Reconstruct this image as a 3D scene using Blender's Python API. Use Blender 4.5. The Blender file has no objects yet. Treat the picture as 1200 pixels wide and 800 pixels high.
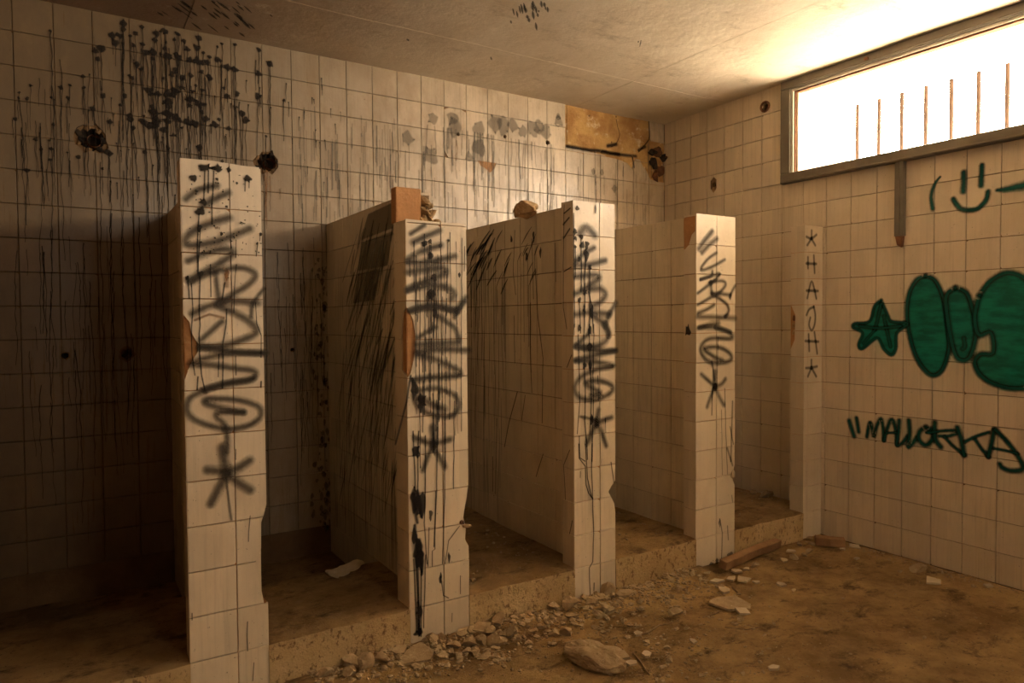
import bpy, bmesh, math, random
from mathutils import Vector, Matrix, noise
from mathutils.geometry import tessellate_polygon
R = random.Random(7)
C = bpy.context.scene.collection
sc = bpy.context.scene

# ------------------------------------------------------------------ camera
FPX, YAW, PITCH, ROLL, CZ = 819.75, 0.5631, -0.0308, -0.0067, 1.2742
fw = Vector((math.sin(YAW)*math.cos(PITCH), math.cos(YAW)*math.cos(PITCH), math.sin(PITCH)))
rt0 = Vector((math.cos(YAW), -math.sin(YAW), 0)); up0 = rt0.cross(fw)
rt = rt0*math.cos(ROLL)+up0*math.sin(ROLL); up = up0*math.cos(ROLL)-rt0*math.sin(ROLL)
EYE = Vector((0, 0, CZ))
cam = bpy.data.cameras.new('camera'); cam.sensor_width = 36; cam.lens = FPX*36/1200
cam.clip_start = .02
co = bpy.data.objects.new('camera', cam); C.objects.link(co)
m = Matrix((rt, up, -fw)).transposed().to_4x4(); m.translation = EYE; co.matrix_world = m
sc.camera = co

# ------------------------------------------------------------------ daylight
SKY = 17.0
w = bpy.data.worlds.new('sky'); sc.world = w; w.use_nodes = True
nt = w.node_tree; bg = nt.nodes['Background']
bg.inputs[0].default_value = (1.0, .84, .65, 1); bg.inputs[1].default_value = SKY
sc.view_settings.view_transform = 'Standard'; sc.view_settings.look = 'None'
sc.view_settings.gamma = 1; sc.view_settings.use_curve_mapping = False
sc.view_settings.exposure = 1.15

su = bpy.data.lights.new('sun', 'SUN'); su.energy = 42; su.color = (1, .90, .76); su.angle = .01
so_ = bpy.data.objects.new('sun', su); C.objects.link(so_)
so_.rotation_euler = Vector((-math.cos(1.05)*.93, -math.cos(1.05)*.37, -math.sin(1.05))).to_track_quat('-Z', 'Y').to_euler(); so_.location = (8, 3, 8)
po = bpy.data.lights.new('window_portal', 'AREA'); po.shape = 'RECTANGLE'; po.size = .5; po.size_y = 3.9; po.cycles.is_portal = True
pob = bpy.data.objects.new('window_portal', po); C.objects.link(pob); pob.location = (4.25, .73, 2.39); pob.rotation_euler = (0, math.pi/2, 0)

po2 = bpy.data.lights.new('window_portal', 'AREA'); po2.shape = 'RECTANGLE'; po2.size = .8; po2.size_y = .45; po2.cycles.is_portal = True
pob2 = bpy.data.objects.new('window_portal', po2); C.objects.link(pob2); pob2.location = (1.375, -2.33, 2.25); pob2.rotation_euler = (math.pi/2, 0, 0)  # portal of the added fill window behind the camera

# ------------------------------------------------------------------ main sizes (metres)
T = .15                      # one tile
YF = 2.4889                  # front face of the posts
YB = 3.7762                  # back wall
XR = 3.7174                  # right wall
H = 2.705                    # ceiling
XL, YN = -0.62, -2.2         # left wall and near wall
ZT = 1.803                   # top of the partitions
K = .155                     # top of the stall platforms
WY0, WY1, WZ0, WZ1 = -1.2, 2.66, 2.145, 2.63   # window opening
REV = .50                    # depth of the window reveal

def ray(u, v): return fw + rt*(u-600)/FPX + up*(400-v)/FPX
def on_x(u, v, X): d = ray(u, v); return EYE + d*(X/d.x)
def on_y(u, v, Y): d = ray(u, v); return EYE + d*(Y/d.y)
def on_z(u, v, Z): d = ray(u, v); return EYE + d*((Z-CZ)/d.z)

# ------------------------------------------------------------------ materials
class NT:
    def __init__(s, name):
        s.m = bpy.data.materials.new(name); s.m.use_nodes = True
        s.t = s.m.node_tree; s.b = s.t.nodes['Principled BSDF']
        s.b.inputs['Specular IOR Level'].default_value = .35
    def n(s, typ, **k):
        x = s.t.nodes.new(typ)
        for a, b in k.items(): setattr(x, a, b)
        return x
    def l(s, a, b): s.t.links.new(a, b)
    def pos(s, scale=(1, 1, 1)):
        g = s.n('ShaderNodeNewGeometry'); mp = s.n('ShaderNodeMapping'); mp.inputs['Scale'].default_value = scale
        s.l(g.outputs['Position'], mp.inputs[0]); return mp.outputs[0]
    def noise(s, scale, detail=4, vec=None, rough=.6, dist=0):
        x = s.n('ShaderNodeTexNoise'); x.inputs['Scale'].default_value = scale; x.inputs['Detail'].default_value = detail
        x.inputs['Roughness'].default_value = rough; x.inputs['Distortion'].default_value = dist
        s.l(vec if vec is not None else s.pos(), x.inputs['Vector']); return x.outputs['Fac']
    def ramp(s, fac, stops):
        x = s.n('ShaderNodeValToRGB'); e = x.color_ramp.elements
        while len(e) < len(stops): e.new(.5)
        for q, (p, c) in zip(e, stops):
            q.position = p; q.color = (c, c, c, 1) if not isinstance(c, tuple) else (*c, 1)
        s.l(fac, x.inputs[0]); return x.outputs[0]
    def mix(s, fac, a, b, mode='MIX'):
        x = s.n('ShaderNodeMix', data_type='RGBA', blend_type=mode)
        for i, v in ((0, fac), (6, a), (7, b)):
            if hasattr(v, 'links'): s.l(v, x.inputs[i])
            else: x.inputs[i].default_value = v if i == 0 else (*v, 1)
        return x.outputs[2]
    def math(s, op, a, b=0.0):
        x = s.n('ShaderNodeMath', operation=op)
        for i, v in ((0, a), (1, b)):
            if hasattr(v, 'links'): s.l(v, x.inputs[i])
            else: x.inputs[i].default_value = v
        return x.outputs[0]
    def bump(s, h, strength, dist=.01):
        x = s.n('ShaderNodeBump'); x.inputs['Strength'].default_value = strength; x.inputs['Distance'].default_value = dist
        s.l(h, x.inputs['Height']); s.l(x.outputs[0], s.b.inputs['Normal'])
    def color(s, c): s.l(c, s.b.inputs['Base Color'])
    def rough(s, r):
        if hasattr(r, 'links'): s.l(r, s.b.inputs['Roughness'])
        else: s.b.inputs['Roughness'].default_value = r

def tile_mat(name, base, dirt, streak, r0=.22, r1=.55, patch=.5, left=False, mottle=.25):
    N = NT(name)
    # per-tile tint: white noise on the tile's own cell
    g = N.n('ShaderNodeNewGeometry'); a = N.n('ShaderNodeVectorMath', operation='ADD'); a.inputs[1].default_value = (.1845+3, 2.319*0+.011, 3.0)
    N.l(g.outputs['Position'], a.inputs[0])
    d = N.n('ShaderNodeVectorMath', operation='SNAP'); d.inputs[1].default_value = (T, T, T); N.l(a.outputs[0], d.inputs[0])
    wn = N.n('ShaderNodeTexWhiteNoise', noise_dimensions='3D'); N.l(d.outputs[0], wn.inputs['Vector'])
    tint = N.ramp(wn.outputs['Value'], [(0, .86), (.5, .96), (1, 1.0)])
    col = N.mix(1, base, tint, 'MULTIPLY')
    big = N.noise(1.6, 6, rough=.65)
    col = N.mix(N.math('MULTIPLY', N.ramp(big, [(.42, 0.), (.68, 1.)]), patch), col, dirt)
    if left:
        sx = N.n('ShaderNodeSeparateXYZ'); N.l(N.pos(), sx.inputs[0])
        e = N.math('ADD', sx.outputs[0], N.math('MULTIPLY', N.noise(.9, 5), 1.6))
        col = N.mix(N.ramp(N.math('MULTIPLY', e, .25), [(.26, .90), (.74, 0.)]), col, (.12, .077, .038))  # light falloff painted in: tile colour deepens to brown towards the left
    mot = N.noise(1, 8, N.pos((7, 7, 3.2)), .75)
    col = N.mix(N.math('MULTIPLY', N.ramp(mot, [(.46, 0.), (.66, 1.)]), mottle), col, (dirt[0]*.9, dirt[1]*.9, dirt[2]*.9))
    st = N.noise(1, 5, N.pos((75, 75, 2.2)), .7)
    st2 = N.noise(1, 3, N.pos((2.2, 2.2, .7)), .5)
    sf = N.math('MULTIPLY', N.ramp(st, [(.50, 0.), (.72, 1.)]), N.ramp(st2, [(.35, 0.), (.65, streak)]))
    col = N.mix(sf, col, (dirt[0]*.55, dirt[1]*.55, dirt[2]*.6))
    sp = N.noise(95, 2)
    col = N.mix(N.ramp(sp, [(.70, 0.), (.76, .7)]), col, (.10, .06, .03))
    N.color(col)
    N.rough(N.math('ADD', N.math('MULTIPLY', st, (r1-r0)), N.math('ADD', N.math('MULTIPLY', big, .25), r0-.15)))
    N.bump(N.noise(9, 3), .10, .02)
    N.b.inputs['Specular IOR Level'].default_value = .5
    return N.m

M = {}
M['tile_back'] = tile_mat('grimy wall tile with painted left shade', (.66, .54, .38), (.26, .175, .09), .48, .18, .5, .55, True, .55)
M['tile_right'] = tile_mat('beige wall tile', (.70, .58, .42), (.46, .35, .22), .35, .3, .55, .35)
M['tile_post'] = tile_mat('cream post tile', (.74, .62, .45), (.48, .36, .22), .30, .25, .55, .25)
M['tile_panel'] = tile_mat('greenish panel tile', (.72, .60, .42), (.36, .28, .17), .6, .3, .6, .4)

def simple(name, c1, c2, scale=8, rough=.85, bump=.3, c3=None, bscale=40, lo=.35, hi=.65, bd=.01):
    N = NT(name)
    col = N.mix(N.ramp(N.noise(scale, 8, rough=.65), [(lo, 0.), (hi, 1.)]), c1, c2)
    if c3: col = N.mix(N.ramp(N.noise(scale*3.1, 6, rough=.7), [(.58, 0.), (.7, .9)]), col, c3)
    N.color(col); N.rough(rough); N.bump(N.noise(bscale, 8, rough=.7), bump, bd)
    return N.m
M['grout'] = simple('brown grout and mortar', (.14, .08, .035), (.22, .13, .058), 6, .9, .3)
M['clay'] = simple('orange clay brick', (.55, .28, .115), (.40, .20, .08), 14, .9, .5, (.58, .38, .19), 60)
M['plaster'] = simple('ochre render under the tiles', (.62, .38, .14), (.42, .22, .07), 6, .9, .9, (.76, .62, .40), 30, .42, .6, .02)
M['mortar'] = simple('crumbling mortar', (.50, .34, .17), (.30, .17, .07), 22, .95, .9, (.62, .48, .30), 50)
M['concrete'] = simple('worn ochre concrete', (.50, .33, .15), (.36, .22, .09), 9, .85, .6, (.16, .09, .04), 55)
M['rock'] = simple('broken mortar stone', (.46, .34, .19), (.33, .22, .11), 20, .9, .7, (.60, .47, .30), 60)
M['shard'] = simple('cream tile shard', (.52, .41, .27), (.42, .31, .18), 12, .5, .1)
M['wood'] = simple('dusty brown timber', (.34, .20, .09), (.24, .13, .055), 10, .8, .4)
M['black'] = simple('brown-black hole and crumb', (.012, .008, .005), (.05, .03, .015), 20, .95, .3)  # near-black brown for hole cups, some crumbs and the plate behind
M['rust'] = simple('rusty iron', (.22, .09, .035), (.10, .045, .02), 30, .85, .5)
M['iron'] = simple('dark rusty iron', (.035, .018, .01), (.06, .03, .014), 30, .8, .4)
M['metal'] = simple('grey painted steel', (.13, .107, .075), (.175, .148, .105), 5, .45, .08)
M['white_paint'] = simple('white painted reveal', (.85, .80, .72), (.78, .72, .62), 3, .8, .1)
M['white_trim'] = simple('white sash trim', (.66, .60, .50), (.5, .43, .33), 9, .6, .1)
M['paper'] = simple('dirty paper', (.66, .55, .38), (.5, .39, .24), 9, .85, .2)
M['splatter'] = simple('dried black splash', (.018, .012, .008), (.035, .024, .014), 30, .5, .1)
M['twig'] = simple('dry twig', (.36, .24, .12), (.2, .12, .06), 20, .9, .2)

# trodden dirt floor
N = NT('trodden ochre dirt')
c = N.mix(N.ramp(N.noise(2.3, 10, rough=.72), [(.38, 0.), (.60, 1.)]), (.26, .15, .052), (.55, .35, .14))
c = N.mix(N.ramp(N.noise(1, 8, N.pos((6, 9, 6)), .75, .3), [(.52, 0.), (.66, .85)]), c, (.085, .045, .017))
c = N.mix(N.ramp(N.noise(9, 8, rough=.75), [(.60, 0.), (.72, .7)]), c, (.50, .34, .17))
c = N.mix(N.ramp(N.noise(70, 3), [(.64, 0.), (.70, .8)]), c, (.10, .055, .022))
N.color(c); N.rough(.93); N.bump(N.noise(30, 12, rough=.8), 1., .035); M['floor'] = N.m

# ceiling plaster
N = NT('stained ceiling plaster with painted left shade')
c = N.mix(N.ramp(N.noise(1.3, 7, rough=.6), [(.38, 0.), (.66, 1.)]), (.74, .65, .52), (.60, .50, .37))
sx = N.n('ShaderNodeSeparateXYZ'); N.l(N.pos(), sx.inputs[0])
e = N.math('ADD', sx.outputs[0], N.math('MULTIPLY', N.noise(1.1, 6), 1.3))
c = N.mix(N.ramp(N.math('MULTIPLY', e, .25), [(.22, .8), (.62, 0.)]), c, (.19, .105, .05))  # dimmer light on the left painted into the plaster as reddish brown
c = N.mix(N.ramp(N.noise(5.5, 10, rough=.8), [(.58, 0.), (.66, .5)]), c, (.80, .72, .58))
c = N.mix(N.ramp(N.noise(3.1, 9, N.pos((1, 2.2, 1)), .75), [(.56, 0.), (.74, .7)]), c, (.26, .18, .10))
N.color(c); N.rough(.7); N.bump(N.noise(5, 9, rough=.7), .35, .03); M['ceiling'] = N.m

# spongy concrete of the kerb fronts
N = NT('pitted kerb face')
c = N.mix(N.ramp(N.noise(5, 7), [(.35, 0.), (.65, 1.)]), (.52, .35, .155), (.68, .49, .25))
c = N.mix(N.ramp(N.noise(1, 6, N.pos((55, 55, 38)), .7), [(.54, 0.), (.63, .85)]), c, (.19, .10, .038))
N.color(c); N.rough(.85); N.bump(N.noise(60, 8, rough=.75), 1., .015); M['kerb'] = N.m

def spray(name, colr, opac, rough=.6, edge=.75, dark=None, streak=0):
    N = NT(name); N.m.surface_render_method = 'BLENDED' if hasattr(N.m, 'surface_render_method') else None
    a = N.n('ShaderNodeAttribute', attribute_name='d')
    f = N.math('SUBTRACT', 1.0, a.outputs['Fac'])
    nz = N.noise(120, 4)
    f = N.math('ADD', f, N.math('MULTIPLY', N.math('SUBTRACT', nz, .5), .35))
    al = N.ramp(f, [(.0, 0.), (edge, opac)])
    N.l(al, N.b.inputs['Alpha'])
    if dark:
        k = N.noise(1, 4, N.pos((1, 9, 34)), .6) if streak else N.noise(30, 3)
        N.color(N.mix(N.ramp(k, [(.4, 0.), (.62, 1.)]), colr, dark))
    else: N.b.inputs['Base Color'].default_value = (*colr, 1)
    N.rough(rough); N.b.inputs['Specular IOR Level'].default_value = .25
    return N.m
M['grey_spray'] = spray('dark grey spray paint', (.05, .038, .026), .68, edge=.85)
M['grey_faint'] = spray('faint grey spray paint', (.06, .042, .025), .42)
M['marker'] = spray('thin grey marker spray', (.06, .048, .032), .68, edge=.7)
M['green_spray'] = spray('green spray paint', (.001, .066, .046), .95, .5, .75)
M['green_fill'] = spray('green spray fill', (.0015, .105, .070), .95, .5, .9, (.005, .19, .128), 1)
M['stain'] = spray('dried water stain', (.15, .125, .09), .42, .7, .6)
M['green_streak'] = spray('grey green run marks', (.11, .088, .05), .55, .6, .55)
M['rust_stain'] = spray('rust run', (.30, .12, .03), .55, .7, .8)
M['soot'] = spray('soot smudge', (.02, .013, .008), .85, .8, .8)

# ------------------------------------------------------------------ object helpers
def link(name, verts, faces, mat=None, parent=None, loc=None, smooth=False, dattr=None, mats=None, fm=None):
    me = bpy.data.meshes.new(name); me.from_pydata([tuple(v) for v in verts], [], faces)
    if mat: me.materials.append(M[mat])
    if dattr is not None:
        at = me.attributes.new('d', 'FLOAT', 'POINT')
        at.data.foreach_set('value', dattr)
    if smooth: me.polygons.foreach_set('use_smooth', [True]*len(me.polygons))
    me.update()
    o = bpy.data.objects.new(name, me); C.objects.link(o)
    if loc is not None: o.location = loc
    if parent: adopt(o, parent)
    return o
def adopt(o, parent):
    o.parent = parent
    o.location = Vector(o.location) - Vector(parent.location)
def empty(name, loc, label=None, cat=None, group=None):
    o = bpy.data.objects.new(name, None); C.objects.link(o); o.location = loc; o.empty_display_size = .05
    if label: tag(o, label, cat, group)
    return o
def tag(o, label=None, cat=None, group=None, kind=None):
    if label: o['label'] = label
    if cat: o['category'] = cat
    if group: o['group'] = group
    if kind: o['kind'] = kind
    return o
class MB:
    def __init__(s): s.v = []; s.f = []; s.d = []
    def add(s, vs, fs, d=None):
        b = len(s.v); s.v += [Vector(v) for v in vs]; s.f += [tuple(i+b for i in f) for f in fs]
        s.d += list(d) if d is not None else [0.]*len(vs)
    def box(s, a, b):
        x0, y0, z0 = a; x1, y1, z1 = b
        s.add([(x0,y0,z0),(x1,y0,z0),(x1,y1,z0),(x0,y1,z0),(x0,y0,z1),(x1,y0,z1),(x1,y1,z1),(x0,y1,z1)],
              [(0,3,2,1),(4,5,6,7),(0,1,5,4),(1,2,6,5),(2,3,7,6),(3,0,4,7)])
    def link(s, name, mat, parent=None, smooth=False, dat=False, loc=None):
        vs = s.v
        if loc is not None: vs = [v-Vector(loc) for v in vs]
        return link(name, vs, s.f, mat, parent, loc, smooth, s.d if dat else None)

class Surf:
    """a flat tiled face: s runs sideways, t is height, q is depth outwards from the tile face"""
    def __init__(s, kind, at): s.kind = kind; s.at = at
    def P(s, a, t, q=0.):
        return Vector((a, s.at-q, t)) if s.kind == 'y' else Vector((s.at-q, a, t))
    def px(s, u, v):
        p = on_y(u, v, s.at) if s.kind == 'y' else on_x(u, v, s.at)
        return ((p.x if s.kind == 'y' else p.y), p.z)

def clip(poly, x0, y0, x1, y1):
    def cut(pl, ins, inter):
        out = []
        for i in range(len(pl)):
            a, b = pl[i-1], pl[i]
            if ins(b):
                if not ins(a): out.append(inter(a, b))
                out.append(b)
            elif ins(a): out.append(inter(a, b))
        return out
    def ix(X): return lambda a, b: (X, a[1]+(b[1]-a[1])*(X-a[0])/(b[0]-a[0]))
    def iy(Y): return lambda a, b: (a[0]+(b[0]-a[0])*(Y-a[1])/(b[1]-a[1]), Y)
    p = poly
    for ins, it in ((lambda q: q[0] >= x0, ix(x0)), (lambda q: q[0] <= x1, ix(x1)), (lambda q: q[1] >= y0, iy(y0)), (lambda q: q[1] <= y1, iy(y1))):
        if not p: return []
        p = cut(p, ins, it)
    q = []
    for a in p:
        if not q or abs(a[0]-q[-1][0])+abs(a[1]-q[-1][1]) > 1e-5: q.append(a)
    if len(q) > 1 and abs(q[0][0]-q[-1][0])+abs(q[0][1]-q[-1][1]) < 1e-5: q.pop()
    return q
def area(p): return .5*sum(p[i-1][0]*p[i][1]-p[i][0]*p[i-1][1] for i in range(len(p)))
def plate(mb, S, loops, q0, q1):
    """a slab from depth q1 (front) to q0 (back) on surface S; loops[0] outline, others holes"""
    allp = [p for l in loops for p in l]
    tris = tessellate_polygon([[Vector((p[0], p[1], 0)) for p in l] for l in loops])
    n = len(allp)
    vs = [S.P(p[0], p[1], q1) for p in allp]+[S.P(p[0], p[1], q0) for p in allp]
    out = Vector((0, -1, 0)) if S.kind == 'y' else Vector((-1, 0, 0))
    fs = []
    for t in tris:
        a, b, c_ = [vs[i] for i in t]
        nn = (b-a).cross(c_-a)
        if nn.length < 1e-12: continue
        fs.append(tuple(t) if nn.dot(out) > 0 else tuple(reversed(t)))
    k = 0
    for li, l in enumerate(loops):
        m_ = len(l); ccw = area(l) > 0
        for i in range(m_):
            j = (i+1) % m_
            f = (k+i, k+j, n+k+j, n+k+i)
            # outward for the outline, inward for holes
            e = vs[k+j]-vs[k+i]; nn = (vs[k+j]-vs[k+i]).cross(vs[n+k+j]-vs[k+i])
            cen = sum((vs[k+x] for x in range(m_)), Vector())/m_
            side = nn.dot((vs[k+i]+vs[k+j])/2-cen) > 0
            if side != (li == 0): f = tuple(reversed(f))
            fs.append(f)
        k += m_
    mb.add(vs, fs)

def ragged(cx, cy, r, n=14, k=.25, seed=0, sy=1.):
    rr = random.Random(seed)
    return [(cx+math.cos(6.2832*i/n)*r*(1+k*(rr.random()-.5)*2), cy+sy*math.sin(6.2832*i/n)*r*(1+k*(rr.random()-.5)*2)) for i in range(n)]

# occluders for choosing which tiles are in view
PX = [(.31, .561), (1.0923, 1.3559), (1.8958, 2.1364), (2.6704, 2.9614)]
STRIP = [.075, .116, .09, .085]
OFF = [.10, .10, .07, .06]      # the thin panel stands in from the left edge of its post
PT = .085                    # its thickness
def seg_hits_box(a, b, lo, hi):
    t0, t1 = 0., 1.
    d = b-a
    for i in range(3):
        if abs(d[i]) < 1e-9:
            if a[i] < lo[i] or a[i] > hi[i]: return False
        else:
            u, v = (lo[i]-a[i])/d[i], (hi[i]-a[i])/d[i]
            if u > v: u, v = v, u
            t0 = max(t0, u); t1 = min(t1, v)
            if t0 > t1: return False
    return True
BOXES = [(Vector((l, YF+.001, 0)), Vector((r, YF+s, ZT))) for (l, r), s in zip(PX, STRIP)] + \
        [(Vector((l+o_+.002, YF, 0)), Vector((l+o_+PT, YB-.02, ZT))) for (l, r), o_ in zip(PX, OFF)]
def in_view(P):
    d = P-EYE; z = d.dot(fw)
    if z < .1: return 0
    u = 600+FPX*d.dot(rt)/z; v = 400-FPX*d.dot(up)/z
    if not (-40 < u < 1240 and -40 < v < 840): return 0
    for lo, hi in BOXES:
        if seg_hits_box(EYE, P+(EYE-P).normalized()*.02, lo, hi): return 0
    return 1/z

G = .0031; TH = .008
tile_cache = {}
def full_tile(kind, mat, variant):
    key = (kind, mat, variant)
    if key in tile_cache: return tile_cache[key]
    h = (T-G)/2; e = .0012; mb = MB(); rr = random.Random(variant*13+5)
    pl = [(-h, -h), (h, -h), (h, h), (-h, h)]
    if variant == 1: pl = [(-h, -h), (h, -h), (h, h-.008), (h-.011, h), (-h, h)]
    if variant == 2: pl = [(-h, -h), (h-.006, -h), (h, -h+.009), (h, h), (-h, h)]
    S0 = Surf(kind, 0.)
    inn = [(a*(1-e/h), b*(1-e/h)) for a, b in pl]; n = len(pl)
    vs = [S0.P(a, b, 0) for a, b in inn]+[S0.P(a, b, -e) for a, b in pl]+[S0.P(a, b, -TH) for a, b in pl]
    fs = [tuple(range(n))]+[(i, n+i, n+(i+1) % n, (i+1) % n) for i in range(n)]+[(n+i, 2*n+i, 2*n+(i+1) % n, n+(i+1) % n) for i in range(n)]
    if kind == 'x': fs = [tuple(reversed(f)) for f in fs]
    me = bpy.data.meshes.new('tile'); me.from_pydata([tuple(v) for v in vs], [], fs); me.materials.append(M[mat]); me.update()
    tile_cache[key] = me
    return me

def tiled(S, outline, s_origin, mat, parent, holes=(), limit=300, mat_fn=None, rmax=None, tilt=.0045, srange=None):
    """lay tiles over the outline; those in view become parts, the rest is joined"""
    s0 = min(p[0] for p in outline); s1 = max(p[0] for p in outline); t1 = max(p[1] for p in outline); t0 = min(p[1] for p in outline)
    todo = []
    i0 = math.floor((s0-s_origin)/T); i1 = math.ceil((s1-s_origin)/T)
    for i in range(i0, i1):
        for j in range(math.floor(t0/T+1e-6), math.ceil(t1/T)):
            a0, a1 = s_origin+i*T, s_origin+(i+1)*T; b0, b1 = j*T, (j+1)*T
            # slivers at the top edge join the row below
            if b0 > t1-.012: continue
            if b1 > t1-.012: b1 = t1+G/2
            p = clip(outline, a0+G/2, b0+G/2, a1-G/2, b1-G/2)
            if len(p) < 3 or abs(area(p)) < .00008: continue
            full = len(p) == 4 and abs(abs(area(p))-(T-G)**2) < 1e-5
            cen = ((a0+a1)/2, (b0+b1)/2)
            hs = []
            for h in holes:
                q = clip(h, a0+G/2+.001, b0+G/2+.001, a1-G/2-.001, b1-G/2-.001)
                if len(q) >= 3 and abs(area(q)) > .00003: hs.append((h, q))
            vis = sum(in_view(S.P(cen[0]+dx, cen[1]+dz, .005)) for dx in (-.06, 0, .06) for dz in (-.06, .06))
            todo.append((vis*abs(area(p)), full and not hs, p, hs, cen, a0, b0, a1, b1))
    todo.sort(key=lambda x: -x[0])
    rest = MB(); nobj = 0
    for k, (vis, full, p, hs, cen, a0, b0, a1, b1) in enumerate(todo):
        ax = R.uniform(-tilt, tilt); az = R.uniform(-tilt, tilt); dq = R.uniform(-.0006, .0006)
        if hs:
            # hole reaches the tile edge: cut the bite from the outline as a notch
            h, q = hs[0]
            whole = abs(abs(area(q))-abs(area(h))) < 1e-6
            mb = MB()
            if whole: plate(mb, S, [p, list(q)], -TH, dq)
            else:
                # ring of quads between the hole outline and the tile rectangle, kept inside the tile
                hc = (sum(x for x, _ in h)/len(h), sum(y for _, y in h)/len(h))
                for ii in range(len(h)):
                    A, B = h[ii-1], h[ii]
                    far = lambda P_: (hc[0]+(P_[0]-hc[0])*12, hc[1]+(P_[1]-hc[1])*12)
                    w_ = clip([A, B, far(B), far(A)], a0+G/2, b0+G/2, a1-G/2, b1-G/2)
                    if len(w_) >= 3 and abs(area(w_)) > 1e-6: plate(mb, S, [w_], -TH, dq)
        elif not full:
            mb = MB(); plate(mb, S, [p], -TH, dq)
        else: mb = None
        if vis > 0 and nobj < limit:
            nobj += 1
            if mb is None:
                o = bpy.data.objects.new('tile', full_tile(S.kind, mat, R.choice((0, 0, 0, 0, 1, 2)))); C.objects.link(o)
                o.location = S.P(cen[0], cen[1], dq)
                o.rotation_euler = (ax, 0, az) if S.kind == 'y' else (0, ax, az)
            else:
                c0 = S.P(cen[0], cen[1], 0); o = mb.link('tile', mat, None, loc=c0)
            adopt(o, parent)
        else:
            if mb is None:
                h_ = (T-G)/2; plate(rest, S, [[(cen[0]-h_, cen[1]-h_), (cen[0]+h_, cen[1]-h_), (cen[0]+h_, cen[1]+h_), (cen[0]-h_, cen[1]+h_)]], -TH, dq)
            else: rest.add(mb.v, mb.f)
    if rest.v:
        o = rest.link('distant_tiles', mat, parent); tag(o, kind='stuff')
    return nobj

# ---- paint strokes and runs ---------------------------------------------------
LAY = [0]
def smooth_path(pts, n=5):
    if len(pts) < 3: return pts
    out = []
    P = [pts[0]]+list(pts)+[pts[-1]]
    for i in range(1, len(P)-2):
        p0, p1, p2, p3 = P[i-1:i+3]
        for k in range(n):
            t = k/n
            out.append(tuple(.5*((2*p1[c])+(-p0[c]+p2[c])*t+(2*p0[c]-5*p1[c]+4*p2[c]-p3[c])*t*t+(-p0[c]+3*p1[c]-3*p2[c]+p3[c])*t**3) for c in range(len(p1))))
    out.append(tuple(pts[-1])); return out
def stroke(mb, S, pts, wid, q=None, sm=True, flat=False):
    """soft edged ribbon on surface S; pts (s,t) or (s,t,width)"""
    if q is None:
        LAY[0] += 1; q = .0022+.00004*(LAY[0] % 60)
    if sm: pts = smooth_path([p if len(p) == 3 else (p[0], p[1], wid) for p in pts])
    else: pts = [p if len(p) == 3 else (p[0], p[1], wid) for p in pts]
    n = len(pts)
    if n < 2: return
    vs = []; ds = []; fs = []
    dirs = []
    for i in range(n):
        a = pts[max(0, i-1)]; b = pts[min(n-1, i+1)]
        dx, dy = b[0]-a[0], b[1]-a[1]; L = math.hypot(dx, dy) or 1; dirs.append((dx/L, dy/L))
    for i, (x, y, w_) in enumerate(pts):
        dx, dy = dirs[i]; h = w_/2
        for k, dd in ((1, 1.), (0, 0.), (-1, 1.)):
            vs.append(S.P(x-dy*h*k, y+dx*h*k, q)); ds.append(dd)
    for i in range(n-1):
        a, b = 3*i, 3*i+3
        fs += [(a, a+1, b+1, b), (a+1, a+2, b+2, b+1)]
    for e, sg in ((0, -1), (n-1, 1)):
        x, y, w_ = pts[e]; dx, dy = dirs[e]; h = w_/2; c0 = 3*e+1; ring = [3*e]
        for k in range(1, 5):
            an = math.pi*k/5; cx = -dy*math.cos(an)+sg*dx*math.sin(an); cy = dx*math.cos(an)+sg*dy*math.sin(an)
            vs.append(S.P(x+cx*h, y+cy*h, q)); ds.append(1.); ring.append(len(vs)-1)
        ring.append(3*e+2)
        for a, b in zip(ring, ring[1:]): fs.append((c0, a, b) if sg > 0 else (c0, b, a))
    if S.kind == 'x': fs = [tuple(reversed(f)) for f in fs]
    mb.add(vs, fs, ds)
def blob(mb, S, poly, inset, q=None):
    if q is None:
        LAY[0] += 1; q = .0022+.00004*(LAY[0] % 60)
    if 5 < len(poly) < 20: poly = smooth_path([poly[-1]]+list(poly)+[poly[0], poly[1]], 3)[3:-4]
    n = len(poly)
    if area(poly) < 0: poly = poly[::-1]
    inn = []
    for i in range(n):
        a, b, c_ = poly[i-1], poly[i], poly[(i+1) % n]
        dx, dy = c_[0]-a[0], c_[1]-a[1]; L = math.hypot(dx, dy) or 1
        inn.append((b[0]-dy/L*inset, b[1]+dx/L*inset))
    vs = [S.P(*p, q) for p in poly]+[S.P(*p, q) for p in inn]
    fs = [(i, (i+1) % n, n+(i+1) % n, n+i) for i in range(n)]
    for t in tessellate_polygon([[Vector((p[0], p[1], 0)) for p in inn]]): fs.append(tuple(n+i for i in t))
    mb.add(vs, fs, [1.]*n+[0.]*n)
def wob(x, z0, z1, rr, k=.0034, step=.022):
    n = max(2, int(abs(z0-z1)/step)); out = []
    for i in range(n+1):
        out.append((x, z0+(z1-z0)*i/n)); x += rr.uniform(-k, k)
    return out
def run(mb, S, x, z0, L, w_, rr, head=0., lim=None):
    """a blob of liquid with a thin run under it"""
    pts = wob(x, z0, z0-L, rr)
    if lim: pts = [p for p in pts if lim(p[0], p[1])]
    if len(pts) >= 2: stroke(mb, S, [(p[0], p[1], w_*rr.uniform(.8, 1.25)*(1-.45*i/len(pts))) for i, p in enumerate(pts)], w_, sm=False)
    if head: blob(mb, S, ragged(x, z0, head, 9, .35, rr.random()), head*.35)

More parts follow.
